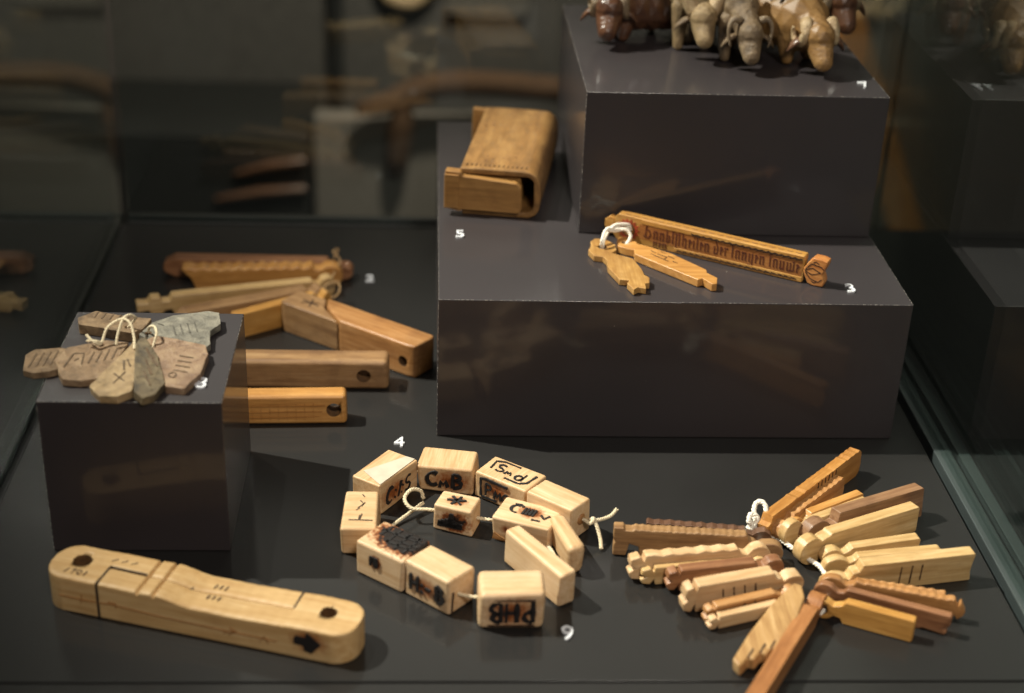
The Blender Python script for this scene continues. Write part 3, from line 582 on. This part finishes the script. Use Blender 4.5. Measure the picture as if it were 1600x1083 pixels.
# ------------------------------------------------------------------ wooden book-shaped box (exhibit 5)
bx = empty('wooden_slip_box', (.0571, .2137, H5+.0002), R(-9.5)); tag(bx, 'tan book-shaped wooden box with a sleeve wrapped round an inner block', 'box')
D2 = .071; t = .0042; Hh = .0365
outer = [(-.030, Hh-.0045), (-.030, Hh-.0004), (-.018, Hh+.0002), (-.004, Hh+.0003), (.008, Hh+.0002)]+arc(.0180, Hh-.0118, .0120, .0120, 88, 0, 8)+[(.0305, .018)]+arc(.0200, .0100, .0100, .0100, 0, -90, 7)+[(-.028, 0), (-.029, t)]
inner = [(.0185, t)]+arc(.0190, t+.006, .0065, .006, -80, 0, 4)+[(.0255, Hh-t-.006)]+arc(.0190, Hh-t-.006, .0065, .006, 0, 85, 4)+[(.010, Hh-t), (-.029, Hh-.0045)]
cover = link('sleeve', b2m(prism_bm(outer+inner, -D2, D2, 'xz', .0009, 2)), 'leather', bx)
link('inner_block', b2m(box_bm(-.0285, .0150, -D2+.004, D2-.004, t+.0004, Hh-t-.0015, .001)), 'boxin', bx)
for y0, y1, nm in ((-D2-.0045, -D2+.0035, 'front_end_plate'), (D2-.0035, D2+.0030, 'rear_end_plate')):
    link(nm, b2m(prism_bm([(-.0275, t+.0004), (.0150, t+.0004), (.0172, t+.004), (.0165, Hh-t-.007), (.0125, Hh-t-.0035), (-.0270, Hh-t-.0008), (-.0290, Hh-.0020), (-.0405, Hh-.0015), (-.0410, .0052), (-.0290, .0030)], y0, y1, 'xz', .0012, 2)), 'boxin', bx)
link('plate_step', b2m(box_bm(-.0408, -.0300, -D2-.0062, -D2-.0044, .0060, Hh-.0040, .0006)), 'boxin', bx)
stp = [[(-.026+.0034*i, -D2+.0060), (-.0255+.0034*i, -D2+.0085)] for i in range(14)]
link('stitch_marks', strokes_mesh(stp, (0, 0, Hh+.0003), (1, 0, 0), (0, 1, 0), (0, 0, 1), .0008, .0003, 9), 'carved', bx, wn=False, smooth=False)
rnd = random.Random(5)
wear = link('surface_wear', strokes_mesh([[(a, b), (a+rnd.uniform(-.003, .003), b+rnd.uniform(-.001, .002))] for a, b in [(rnd.uniform(-.024, .016), rnd.choice([rnd.uniform(-.060, -.042), rnd.uniform(.02, .06)])) for _ in range(26)]], (0, 0, Hh+.0003), (1, 0, 0), (0, 1, 0), (0, 0, 1), .0006, .0002, 10), 'brown', bx, wn=False, smooth=False)

wear['kind'] = 'stuff'

# ------------------------------------------------------------------ inscribed stick with two tags (exhibit 3)
L3, W3, H3 = .1448, .0082, .0200
s3 = empty('inscribed_stick', (.1909, .0728, H5+.0002), R(-30.4)); tag(s3, 'long golden carved stick with a blackletter inscription on the wide plinth', 'carved stick')
body3 = link('stick_body', b2m(prism_bm([(-.0690, 0), (.0710, 0), (.0718, .001), (.0718, H3-.001), (.0710, H3), (-.0685, H3), (-.0712, H3-.003), (-.0718, .004)], -W3/2, W3/2, 'xz', .0006, 2)), 'ochre', s3)
drill(body3, (-.0600, 0, .0095), 'y', .0028, .05)
link('end_lug', b2m(prism_bm([(-.0718, .006), (-.0765, .0045), (-.0795, .008), (-.0795, .013), (-.0755, .0165), (-.0718, .0150)], -.003, .003, 'xz', .0008)), 'ochre', s3)
tulip = [(.0718, .0085), (.0735, .005), (.0755, .001), (.0800, -.0000), (.0865, .0005), (.0872, .004), (.0860, .0075), (.0850, .0095), (.0862, .012), (.0878, .0165), (.0880, .0195), (.0840, .0205), (.0780, .0205), (.0745, .0165), (.0718, .0115)]
tl = link('carved_tulip', b2m(prism_bm(tulip, -W3/2-.0006, W3/2, 'xz', .0008)), wood('tulip_wood', '8a4a1e', 'b0713a', 'c98f52', .45, .5), s3)
F3b = ((0, -W3/2-.0006, 0), (1, 0, 0), (0, 0, 1), (0, -1, 0))
F3 = ((0, -W3/2-.00017, 0), (1, 0, 0), (0, 0, 1), (0, -1, 0))
link('tulip_lines', strokes_mesh([[(.073, .0105), (.078, .0130), (.084, .0105), (.078, .0080), (.073, .0100)], [(.0735, .0115), (.077, .0160), (.084, .0150), (.086, .0130)], [(.0735, .0090), (.077, .0050), (.083, .0035), (.0855, .0060)], [(.078, .017), (.080, .0180), (.082, .0168)], [(.078, .0035), (.080, .0025), (.082, .0035)]], (0, -W3/2-.00065, 0), (1, 0, 0), (0, 0, 1), (0, -1, 0), .0006, .00015, 2), 'carved', tl, wn=False, smooth=False)
link('inscription_field', b2m(prism_bm([(-.0515, .0046), (.0706, .0046), (.0706, .0158), (-.0515, .0158)], -W3/2-.00012, -W3/2+.001, 'xz', 0)), 'field', body3, wn=False, smooth=False)
for za, zb, ua in ((.0163, .0196, -.0500), (.0004, .0042, -.0240)):
    link('raised_border', b2m(prism_bm([(ua, za), (.0712, za), (.0712, zb), (ua, zb)], -W3/2-.00055, -W3/2+.001, 'xz', .0003)), 'ochre', body3)
def minim(x, y0, y1): return [(x-.0004, y1-.0006), (x+.0003, y1), (x+.0003, y0+.0005), (x+.0009, y0)]
def bl(ch, x, y, h):  # blackletter from broad-pen minims; returns strokes and advance
    q = .0021; m = lambda i, a=0, b=1: minim(x+i*q, y+a*h, y+b*h)
    D = {'S': ([[(x+.0045, y+1.62*h), (x+.0022, y+1.7*h), (x+.0005, y+1.1*h), (x+.0030, y+.95*h), (x+.0042, y+.5*h), (x+.0025, y), (x-.0008, y+.18*h)], [(x+.0012, y+1.55*h), (x+.0004, y+.3*h)]], 3*q),
         'a': ([m(0, 0, .9), m(1), [(x, y+h), (x+q, y+h*1.02)]], 2.1*q), 'n': ([m(0), m(1), [(x+.0004, y+.85*h), (x+q, y+h)]], 2.2*q), 'u': ([m(0), m(1), [(x+.0004, y), (x+q, y+.15*h)]], 2.2*q),
         'd': ([m(0, 0, .9), [(x+q*.4, y+1.6*h), (x+q*1.2, y+.8*h), (x+q*1.1, y+.1*h), (x+.0004, y)]], 2.1*q), 't': ([m(0, 0, 1.25), [(x-.0006, y+h*.95), (x+.0014, y+h)]], 1.25*q),
         'T': ([minim(x, y-.35*h, y+1.35*h), minim(x+q, y-.1*h, y+1.55*h), [(x+q, y+1.6*h), (x+2.6*q, y+1.5*h)], [(x+.0002, y+1.3*h), (x+q, y+1.2*h)]], 2.2*q),
         'h': ([m(0, 0, 1.6), m(1, -.2, 1), [(x+.0004, y+.85*h), (x+q, y+h)]], 2.2*q), 'e': ([m(0), [(x+.0004, y+h), (x+.0018, y+.75*h), (x+.0004, y+.45*h)]], 1.45*q), 'i': ([m(0), [(x+.0003, y+1.25*h), (x+.0008, y+1.4*h)]], 1.15*q),
         'l': ([m(0, 0, 1.55), [(x+.0003, y+1.55*h), (x+.0018, y+1.5*h)]], 1.2*q), 'r': ([m(0), [(x+.0006, y+.85*h), (x+.0017, y+h), (x+.0022, y+.8*h)]], 1.4*q),
         'g': ([m(0), minim(x+q, y-.5*h, y+h), [(x-.0003, y-.35*h), (x+q, y-.5*h)]], 2.1*q), 'w': ([m(0), m(1), m(2, .1, 1.2), [(x+.0004, y), (x+2*q, y+.1*h)]], 3.1*q), 'b': ([m(0, 0, 1.6), [(x+.0004, y+.9*h), (x+q, y+.85*h), (x+q, y+.2*h), (x+.0004, y)]], 2.0*q), ' ': ([], .9*q)}
    return D[ch]
x = -.0470; allp = []
for ch in 'SanblTheilen der langen lauwe':
    pl, adv = bl(ch, x, .0066, .0062); allp += pl; x += adv
sc = (.0700+.0470)/(x+.0470); allp = [[((a+.0470)*sc-.0470, b) for a, b in pl] for pl in allp]
link('inscription', strokes_mesh(allp, *F3, .0009, .0002, 3, .15), 'carve', body3, wn=False, smooth=False)
x = -.0400; nn = []
for ch in 'nen':
    pl, adv = bl(ch, x, .0012, .0038); nn += pl; x += adv*.95
link('inscription', strokes_mesh(nn, *F3, .0007, .0002, 4, .15), 'carve', body3, wn=False, smooth=False)
braid = []
for i in range(17):
    xx = -.012+.0048*i
    braid += [[(xx, .0178), (xx+.0028, .0168), (xx+.0056, .0172)], [(xx+.001, .0163), (xx+.0030, .0170), (xx+.0052, .0178)]]
for i in range(19):
    xx = -.022+.0047*i
    braid += [[(xx, .0014), (xx+.0026, .0026), (xx+.0050, .0020)], [(xx+.0008, .0030), (xx+.0034, .0018)]]
link('braided_border', strokes_mesh(braid, *F3b, .0007, .0002, 5), 'carved', body3, wn=False, smooth=False)
ros = [[(-.0600+.0052*math.cos(R(a)), .0095+.0052*math.sin(R(a))), (-.0600+.0082*math.cos(R(a+12)), .0095+.0082*math.sin(R(a+12))), (-.0600+.0052*math.cos(R(a+24)), .0095+.0052*math.sin(R(a+24)))] for a in range(-80, 260, 24)]
link('rosette', strokes_mesh(ros, *F3, .0011, .0002, 6), 'red', body3, wn=False, smooth=False)
link('rosette_ring', strokes_mesh([arc(-.06, .0095, .0046, .0046, 0, 360, 20)], *F3, .0007, .0002, 6), 'carved', body3, wn=False, smooth=False)
topm = [arc(-.062+.0064*i, 0, .0022, .0016, 200, 340, 6) for i in range(21)]
link('edge_scallops', strokes_mesh(topm, (0, 0, H3+.00005), (1, 0, 0), (0, 1, 0), (0, 0, 1), .0006, .0002, 7), 'brown', body3, wn=False, smooth=False)
def plate(name, pts, z, t, mat, label, cat, group, bev=.0006, sub=0, tilt=None):
    cx = sum(p[0] for p in pts)/len(pts); cy = sum(p[1] for p in pts)/len(pts)
    bm = prism_bm([(a-cx, b-cy) for a, b in pts], 0, t, 'xy', bev, 2)
    o = link(name, b2m(bm), mat, None, (cx, cy, z))
    if tilt: o.rotation_euler = tilt
    return tag(o, label, cat, group)
T3 = 'small wooden tags tied to the inscribed stick'
ta = [(.1090, .0890), (.1130, .0945), (.1200, .0930), (.1262, .0840), (.1262, .0740), (.1225, .0690), (.1305, .0640), (.1360, .0600), (.1403, .0430), (.1410, .0330), (.1440, .0290), (.1430, .0200), (.1400, .0190), (.1395, .0110), (.1345, .0130), (.1310, .0090), (.1275, .0190), (.1295, .0240), (.1230, .0250), (.1170, .0450), (.1175, .0560), (.1155, .0620), (.1090, .0640), (.1060, .0740), (.1085, .0800)]
o = plate('wooden_tag', ta, H5+.0003, .0046, wood('tag_wood', '8c6231', 'ae8347', 'c39a5e', .5, .5, axis=1), 'smaller brown wooden tag with a forked end, tied by the stick', 'wooden tag', T3)
drill(o, (.1165-o.location.x, .0790-o.location.y, .002), 'z', .0034, .03)
tb = [(.1278, .0890), (.1300, .0945), (.1360, .0955), (.1408, .0900), (.1420, .0830), (.1490, .0790), (.1640, .0670), (.1850, .0400), (.1845, .0350), (.1905, .0270), (.1885, .0175), (.1850, .0170), (.1800, .0260), (.1765, .0235), (.1380, .0650), (.1385, .0720), (.1330, .0745), (.1275, .0790)]
o2 = plate('wooden_tag', tb, H5+.0003, .0058, 'honey', 'longer golden wooden tag with scratched signs beside the inscription', 'wooden tag', T3, tilt=(R(0), R(0), 0))
drill(o2, (.1335-o2.location.x, .0850-o2.location.y, .002), 'z', .0030, .03)
link('scratched_signs', strokes_mesh([[(.150, .071), (.153, .0670)], [(.154, .065), (.160, .0600), (.158, .0570)], [(.1495, .0650), (.1600, .0530)], [(.161, .062), (.165, .0570)], [(.163, .0530), (.166, .0500)], [(.157, .0690), (.160, .0660)]], (-o2.location.x, -o2.location.y, .00585), (1, 0, 0), (0, 1, 0), (0, 0, 1), .0006, .0002, 8), 'carved', o2, wn=False, smooth=False)
link('cord', bpy.data.meshes.new('tmp'), 'cordw') if False else None
o = link('tag_cord', cord_mesh([[(.1165, .0790, H5+.003), (.1155, .0760, H5+.010), (.1185, .0830, H5+.016), (.1250, .0930, H5+.014), (.1340, .0960, H5+.012), (.1395, .1030, H5+.0100)], [(.1395, .1000, H5+.0100), (.1330, .0930, H5+.0125), (.1240, .0900, H5+.0140), (.1210, .0870, H5+.0145), (.1260, .0905, H5+.0125), (.1340, .0920, H5+.0130), (.1375, .0890, H5+.0090), (.1340, .0850, H5+.004)], [(.1165, .0790, H5+.004), (.1180, .0835, H5+.009), (.1225, .0900, H5+.0150)], [(.1220, .0880, H5+.0145), (.1270, .0935, H5+.0160), (.1350, .0970, H5+.0150), (.1390, .1000, H5+.0120)]], .0013), 'cordw'); tag(o, 'white cord tying the two small tags to the inscribed stick', 'cord')

# ------------------------------------------------------------------ clay-like horn tags on the small cube (exhibit 8)
def clay(name, c1, c2, c3, rough=.6):
    m, nt, b = base_mat(name); v, _ = coords(nt, (1, 1, 1)); n = noi(nt, v, 130, 6, .65, .4); f = noi(nt, v, 900, 4, .7); g = noi(nt, v, 55, 3)
    col = ramp(nt, n, [(.3, lin(c1)), (.5, lin(c2)), (.7, lin(c3))]); col = mix(nt, mth(nt, 'MULTIPLY', ramp(nt, g, [(.5, (0, 0, 0, 1)), (.7, (1, 1, 1, 1))]), .5), col, lin(c1))
    nt.links.new(col, b.inputs['Base Color']); b.inputs['Roughness'].default_value = rough
    bump(nt, b, mth(nt, 'ADD', mth(nt, 'MULTIPLY', f, .6), mth(nt, 'MULTIPLY', n, 1.8)), .8, .0013); return m
H8G = 'stamped tags on the small cube plinth'
CL = [clay('clay_brown', '523f2b', '7c6347', '947a5a'), clay('clay_grey', '514d44', '777164', '928b7b'), clay('clay_pinkish', '6e5440', '8f735a', 'a38a6c', .45), clay('clay_umber', '3f362a', '66573f', '807053'), clay('clay_cream', '745f43', '9b815d', 'b09670', .5), clay('clay_tan', '614c36', '896e52', '9f8566', .5)]
def htag(pts, z, t, mi, label, marks=(), hole=None, tilt=(0, 0, 0), mseed=0, mw=.0012, mk='dim'):
    n = len(pts); P = [Vector((a, b, 0)) for a, b in pts]; c = sum(P, Vector())/n
    sm = [P[i].lerp(P[(i+1) % n], t) for i in range(n) for t in (.04, .34, .66, .96)]; rr = random.Random(mseed)
    pts2 = [((p.x-c.x)+rr.uniform(-.0003, .0003), (p.y-c.y)+rr.uniform(-.0003, .0003)) for p in sm]
    t *= .78; bm = prism_bm(pts2, 0, t, 'xy', .0006, 2)
    o = link('stamped_tag', b2m(bm), CL[mi], None, (c.x, c.y, z), tilt)
    if hole: drill(o, (hole[0]-c.x, hole[1]-c.y, t/2), 'z', .0021, .03)
    if marks: link('stamped_letters', strokes_mesh([[(a-c.x, b-c.y) for a, b in pl] for pl in marks], (0, 0, t+.00005), (1, 0, 0), (0, 1, 0), (0, 0, 1), mw*.75, .0003, mseed), clay('tag_marks_%d' % mseed, *[('4d3b28', '604b35', '725b42'), ('454138', '575248', '6b665a')][mi == 1]), o, wn=False, smooth=False)
    return tag(o, label, 'tag', H8G)
def bars(x0, y0, dx, dy, n, ux, uy): return [[(x0+dx*i, y0+dy*i), (x0+dx*i+ux, y0+dy*i+uy)] for i in range(n)]
z8 = H8+.0003
htag([(-.2262, -.0440), (-.2165, -.0340), (-.1990, -.0405), (-.1800, -.0440), (-.1837, -.0592), (-.1889, -.0640), (-.2050, -.0590), (-.2239, -.0530)], z8, .0085, 0, 'brown speckled bar-shaped tag at the back left of the cube', bars(-.216, -.044, .005, -.0012, 6, .001, .008), (-.1930, -.0560), mseed=31, mw=.0013)
htag([(-.1850, -.0640), (-.1790, -.0480), (-.1690, -.0390), (-.1470, -.0309), (-.1395, -.0330), (-.1370, -.0480), (-.1422, -.0570), (-.1400, -.0741), (-.1450, -.0830), (-.1620, -.0800), (-.1745, -.0740)], z8+.0008, .0060, 1, 'large grey speckled tag at the back right of the cube', bars(-.166, -.052, .0042, .0016, 4, .0035, -.012)+[[(-.1755, -.0500), (-.1720, -.0520)]], (-.1795, -.0620), (R(2), R(1), 0), 32)
htag([(-.1820, -.0790), (-.1740, -.0700), (-.1600, -.0730), (-.1425, -.0790), (-.1395, -.0880), (-.1405, -.1108), (-.1480, -.1290), (-.1592, -.1270), (-.1680, -.1073), (-.1760, -.0930)], z8+.0002, .0080, 2, 'pinkish orange-edged tag beside numeral 8', bars(-.1560, -.0930, -.0004, -.0055, 4, .0085, -.002)+[arc(-.1570, -.1150, .0022, .0028, 0, 350)], (-.1735, -.0830), (R(3), R(2), 0), 33)
htag([(-.1845, -.0810), (-.1790, -.0770), (-.1680, -.0980), (-.1600, -.1250), (-.1640, -.1380), (-.1700, -.1425), (-.1760, -.1365), (-.1800, -.1095)], z8+.0022, .0072, 3, 'dark leaf-shaped tag with a raised rim at the front of the cube', [[(-.1765, -.0900), (-.1700, -.1050)], [(-.1750, -.1020), (-.1690, -.1180)], [(-.1740, -.1150), (-.1680, -.1290)], [(-.1720, -.0970), (-.1670, -.1080)]], None, (R(4), R(7), 0), 34, .0016)
htag([(-.2025, -.1280), (-.1940, -.1050), (-.1877, -.0880), (-.1845, -.0790), (-.1800, -.0977), (-.1775, -.1200), (-.1768, -.1345), (-.1850, -.1400), (-.1950, -.1385)], z8+.0012, .0066, 4, 'cream tag shaped like a shell, front and centre on the cube', [[(-.1870, -.1010), (-.1850, -.1120)], [(-.1905, -.1150), (-.1830, -.1240)], [(-.1890, -.1260), (-.1840, -.1140)], [(-.1850, -.1000), (-.1820, -.1080)]], None, (R(4), R(-3), 0), 35, .0012)
htag([(-.2285, -.1000), (-.2240, -.0850), (-.2130, -.0790), (-.2035, -.0740), (-.1890, -.0750), (-.1930, -.1000), (-.1985, -.1170), (-.2090, -.1215), (-.2200, -.1205)], z8+.0010, .0062, 5, 'tan tag stamped with a square sign on the left of the cube', [[(-.2215, -.1080), (-.2190, -.0920), (-.2130, -.0910), (-.2120, -.1040)], [(-.2170, -.1000), (-.2150, -.0970)]]+bars(-.2085, -.1020, .0042, .002, 4, .001, .013), (-.2050, -.0800), (R(3), R(3), 0), 36, .0011)
htag([(-.2450, -.1090), (-.2480, -.0900), (-.2440, -.0830), (-.2290, -.0800), (-.2180, -.0850), (-.2180, -.1030), (-.2290, -.1100), (-.2380, -.1125)], z8+.0001, .0055, 0, 'small brown rectangular tag jutting over the left edge of the cube', bars(-.2425, -.1060, .0040, .0010, 4, .001, .018), None, (0, 0, 0), 37, .0010)
c8 = [[(-.2130, -.0800, z8+.0130), (-.2080, -.0850, z8+.0110), (-.2040, -.0830, z8+.0090), (-.2010, -.0760, z8+.0160), (-.1930, -.0720, z8+.0200), (-.1870, -.0760, z8+.0190), (-.1840, -.0830, z8+.0130), (-.1830, -.0900, z8+.0090)],
      [(-.1930, -.0560, z8+.006), (-.1870, -.0610, z8+.0150), (-.1890, -.0660, z8+.0200), (-.1920, -.0720, z8+.0200), (-.1945, -.0790, z8+.0130), (-.1950, -.0830, z8+.0080)],
      [(-.1795, -.0620, z8+.006), (-.1780, -.0650, z8+.0110), (-.1740, -.0700, z8+.0140), (-.1715, -.0780, z8+.0130), (-.1735, -.0830, z8+.0060)],
      [(-.2125, -.0830, z8+.0105), (-.2070, -.0840, z8+.0110), (-.2035, -.0825, z8+.0090)]]
o = link('tag_cord', cord_mesh(c8, .0009), 'cord'); tag(o, 'cream cord looping through the tags on the small cube', 'cord')

# ------------------------------------------------------------------ carved animals on the upper block (exhibit 7)
def solid(parts, vox=.00075, smooth=4):
    """one continuous carved body grown from tapered limbs"""
    bm = bmesh.new()
    for p0, p1, r0, r1, sq in parts:
        p0, p1 = Vector(p0), Vector(p1); n = max(2, int((p1-p0).length/(min(r0, r1)*.45))+1)
        for i in range(n):
            s = i/(n-1); r = r0+(r1-r0)*s
            m = Matrix.Translation(p0.lerp(p1, s)) @ Matrix.Diagonal((r, r*sq, r, 1))
            bmesh.ops.create_icosphere(bm, subdivisions=2, radius=1, matrix=m)
    o = bpy.data.objects.new('tmp', b2m(bm)); C.objects.link(o)
    md = o.modifiers.new('r', 'REMESH'); md.mode = 'VOXEL'; md.voxel_size = vox
    ms = o.modifiers.new('s', 'SMOOTH'); ms.factor = .5; ms.iterations = smooth
    dc = o.modifiers.new('d', 'DECIMATE'); dc.ratio = .10
    bpy.context.view_layer.update(); me = bpy.data.meshes.new_from_object(o.evaluated_get(bpy.context.evaluated_depsgraph_get())); bpy.data.objects.remove(o)
    return me
def animal(label, x, y, heading, mat, scale=1.0, head_pitch=0, head_yaw=0, horn='curl', hornmat='straw', earmat='dark', head_drop=0.0, leg_w=1.0, body_r=.0165, bz=.036):
    o = None; hd = Vector((math.cos(head_yaw), math.sin(head_yaw), 0)); nb = Vector((.026, 0, bz+.004)); hc = nb+hd*.016+Vector((0, 0, -.004-head_drop)); sn = hc+hd*.0125+Vector((0, 0, -.0115))
    parts = [((-.034, 0, bz), (.020, 0, bz+.001), body_r*.95, body_r, .9), ((.018, 0, bz+.004), hc, body_r*.80, .0095, .9), (hc, sn, .0100, .0062, .92), (hc+hd*-.004+Vector((0, 0, .003)), hc+hd*.004+Vector((0, 0, .001)), .0092, .0090, 1.0)]
    for sx in (-.026, .018):
        for sy in (-1, 1):
            parts.append(((sx, sy*.0085, bz-.008), (sx+.002, sy*.0095, .0035), .0072*leg_w, .0040*leg_w, .9))
    me = solid(parts); o = link('carved_animal', me, mat, None, (x, y, H7+.0002), (0, 0, heading), wn=False, smooth=False); o.scale = (scale,)*3
    side = Vector((-hd.y, hd.x, 0)); n = 16
    for s in (-1, 1):
        base = hc+side*s*.006+Vector((0, 0, .005))
        if horn == 'curl':
            pts = []; rad = []
            for i in range(n+1):
                a = R(80-i*20); r = .0075*(1-.030*i)
                pts.append(base+hd*(-.003+r*math.cos(a)*.9)+Vector((0, 0, -.004+r*math.sin(a)))+side*s*(.0015+.0004*i)); rad.append(.0040*(1-i/n*.80))
            me = b2m(tube_bm(bmesh.new(), pts, rad, 8)); link('horn', me, hornmat, o, wn=False)
        elif horn == 'up':
            pts = []; rad = []
            for i in range(n+1):
                t = i/n; pts.append(base+side*s*(-.001+.019*t-.004*t*t)+Vector((0, 0, -.002+.030*t))+hd*(-.004*t)); rad.append(.0056*(1-t*.45))
            me = b2m(tube_bm(bmesh.new(), pts, rad, 8)); link('horn', me, hornmat, o, wn=False)
        elif horn == 'down':
            pts = []; rad = []
            for i in range(n+1):
                t = i/n; a = t*2.3; pts.append(base+side*s*(.0075*math.sin(a)+.001)+Vector((0, 0, .004-.016*(1-math.cos(a))*.8+.006*math.sin(a)))+hd*.004*t); rad.append(.0028*(1-t*.8))
            me = b2m(tube_bm(bmesh.new(), pts, rad, 8)); link('horn', me, hornmat, o, wn=False)
        eb = hc+side*s*.0075+Vector((0, 0, .000)); pts = [eb+side*s*.0105*t+Vector((0, 0, -.009*t*t-.001))-hd*.002*t for t in (0, .2, .45, .7, .9, 1)]
        link('ear', b2m(tube_bm(bmesh.new(), pts, [.0018, .0038, .0046, .0038, .0020, .0005], 8, .4)), earmat, o, wn=False)
        ey = hc+hd*.0072+side*s*.0062+Vector((0, 0, -.001))
        bm = bmesh.new(); bmesh.ops.create_icosphere(bm, subdivisions=2, radius=.0011, matrix=Matrix.Translation(ey)); link('eye', b2m(bm), 'char', o, wn=False)
    return tag(o, label, 'carved animal', 'carved animals on the upper block')
horn_w = clay('horn_pale', '8a7050', 'b09672', 'c6b08c', .45); MAT['hornpale'] = horn_w; MAT['horngrey'] = clay('horn_grey', '5b4a38', '7d6a52', '97836a', .4)
MAT['cow_red'] = wood('cow_red_wood', '38241a', '573826', '6d4b33', .36, .6, grain=.6, coat=.3); MAT['cow_ochre'] = wood('cow_ochre_wood', '5c4122', '836034', '997649', .5, .4, grain=.6); MAT['cow_pale'] = clay('cow_pale_wood', '5c4a33', '836c4b', '99825f', .55)
MAT['cow_grey'] = clay('cow_grey_wood', '453624', '6b573f', '836f53', .5)
def put(label, sx, sy, heading, mat, scale=1.0, yaw=0, drop=0.0, **kw):
    # stand the animal so that its lowered muzzle is at sx, sy
    h = R(heading); v = Vector((.026, 0))*scale; w = Vector((math.cos(R(yaw)), math.sin(R(yaw))))*.026*scale; p = v+w
    q = Vector((p.x*math.cos(h)-p.y*math.sin(h), p.x*math.sin(h)+p.y*math.cos(h)))
    return animal(label, sx-q.x, sy-q.y, h, mat, scale, 0, R(yaw), head_drop=drop, **kw)
put('red-brown carved animal with curled horn, leftmost on the upper block', .1270, .2200, -172, 'cow_red', 1.25, 72, .000, horn='curl', hornmat='horngrey', earmat='dark', bz=.0225, body_r=.0200)
put('pale carved animal with two raised thick horns facing the front', .1950, .1880, -74, 'cow_pale', 1.15, -14, .0085, horn='up', hornmat='hornpale', earmat='cow_grey', body_r=.0150)
put('grey-brown carved animal lowering a wrinkled muzzle between its neighbours', .2260, .1640, -64, 'cow_grey', 1.1, -24, .012, horn='down', hornmat='horngrey', earmat='cow_grey', body_r=.0140)
ram = put('yellow-ochre carved ram with curled horns at the front right', .2775, .1590, -52, 'cow_ochre', 1.25, -30, .002, horn='curl', hornmat='hornpale', earmat='dark', body_r=.0185, bz=.0235)
put('brown carved animal with ringed horns behind the ochre ram', .3080, .2200, -50, 'cow_red', 1.25, -30, .0, horn='curl', hornmat='horngrey', earmat='dark', bz=.0300)

for k, xx in enumerate((-.004, .004, .012)):
    mk = b2m(tube_bm(bmesh.new(), [(xx+.0012*math.sin(a*3), -.0185*.9*math.sin(a)*1.01, .0235+.0185*math.cos(a)*1.01) for a in (.35, .45, .55, .65, .75, .85)], [.0003, .0008, .0009, .0008, .0008, .0003], 6))
    link('painted_hook', mk, 'char', ram, wn=False)
# ------------------------------------------------------------------ what shows blurred beyond the rear glass
struct(slab('gallery_floor', -3, 3, .3900, 3, -.69, -.65, 'dim', 0))
struct(slab('back_wall', -3, 3, 1.773, 1.81, -.65, 1.2, 'wall', 0))
tag(slab('low_cabinet', -1.4, -.203, 1.467, 1.75, -.6498, -.313, 'dim', .002), 'black low cabinet standing beyond the rear glass', 'cabinet')
tag(slab('display_board', -.194, .156, 1.467, 1.51, -.6498, -.280, 'board', .002), 'light grey upright board beyond the rear glass', 'board')
tag(slab('wall_post', -.180, -.160, 1.735, 1.7725, -.6498, .9, 'dim', .001), 'narrow dark post against the grey wall beyond the glass', 'post')
mal = empty('wooden_tool', (0, 1.44, 0)); tag(mal, 'blurred brown T-shaped wooden tool mounted on the board beyond the glass', 'tool')
link('crossbar', b2m(tube_bm(bmesh.new(), spline([(-.125, 0, -.255), (-.080, 0, -.246), (-.025, 0, -.221), (.031, 0, -.209), (.114, .01, -.213), (.239, .02, -.226)], 4), [.008+.013*math.sin(math.pi*min(1, i/16)) if i < 9 else .020 for i in range(21)], 10)), 'distant', mal)
link('handle', b2m(tube_bm(bmesh.new(), [(-.061, .010, -.369), (-.058, .008, -.338), (-.053, .004, -.283), (-.047, 0, -.232)], [.014, .020, .021, .014], 10)), 'distant', mal)
o = link('horn_shaped_reflection', b2m(tube_bm(bmesh.new(), spline([(-.097, 1.758, -.127), (-.080, 1.756, -.157), (-.039, 1.756, -.166), (-.008, 1.756, -.141), (-.003, 1.758, -.109), (-.046, 1.758, -.091)], 5), .012, 8)), 'hornpale'); tag(o, 'curved horn shape standing in for a pale reflection, blurred beyond the glass', 'horn')  # modelled loop that imitates a cream reflection in the glass
pl = link('plate_shaped_reflection', b2m(prism_bm([(.020, -.185), (.156, -.188), (.167, -.171), (.149, -.123), (.114, -.091), (.031, -.085), (.020, -.102)], 1.755, 1.772, 'xz', .002)), 'plate'); tag(pl, 'dull grey rounded plate standing in for a reflection beyond the glass', 'plate')  # modelled plate that imitates a light patch reflected in the glass
for i, (x0, z0, x1, z1, lab) in enumerate([(-.358, -.422, -.210, -.401, 'brown stick standing in for the reflected bars beyond the glass, lower one'), (-.324, -.377, -.210, -.352, 'brown stick standing in for the reflected bars beyond the glass, upper one')]):  # added sticks that imitate the bars' reflection in the rear pane
    o = link('reflection_stick', b2m(tube_bm(bmesh.new(), [(x0, 1.460, z0), ((x0+x1)/2, 1.459, (z0+z1)/2+.004), (x1, 1.460, z1)], [.004, .007, .006], 8)), 'dark'); tag(o, lab, 'stick')
v0, v1 = Vector((.635, 1.412, -.067)), Vector((.795, 1.412, -.449))
lg = link('leaning_plank', b2m(box_bm(-.027, .027, -.012, .012, 0, (v1-v0).length+.21, .004)), 'tan', None, v1+(v1-v0).normalized()*.21, (0, math.atan2(v0.x-v1.x, v0.z-v1.z), 0)); tag(lg, 'blurred tan plank leaning beyond the right rear corner', 'plank')
tag(slab('corner_post', .4120, .4155, .398, .402, -.6498, .6, 'dim', .0005), 'thin dark corner joint of the neighbouring glass case', 'post')
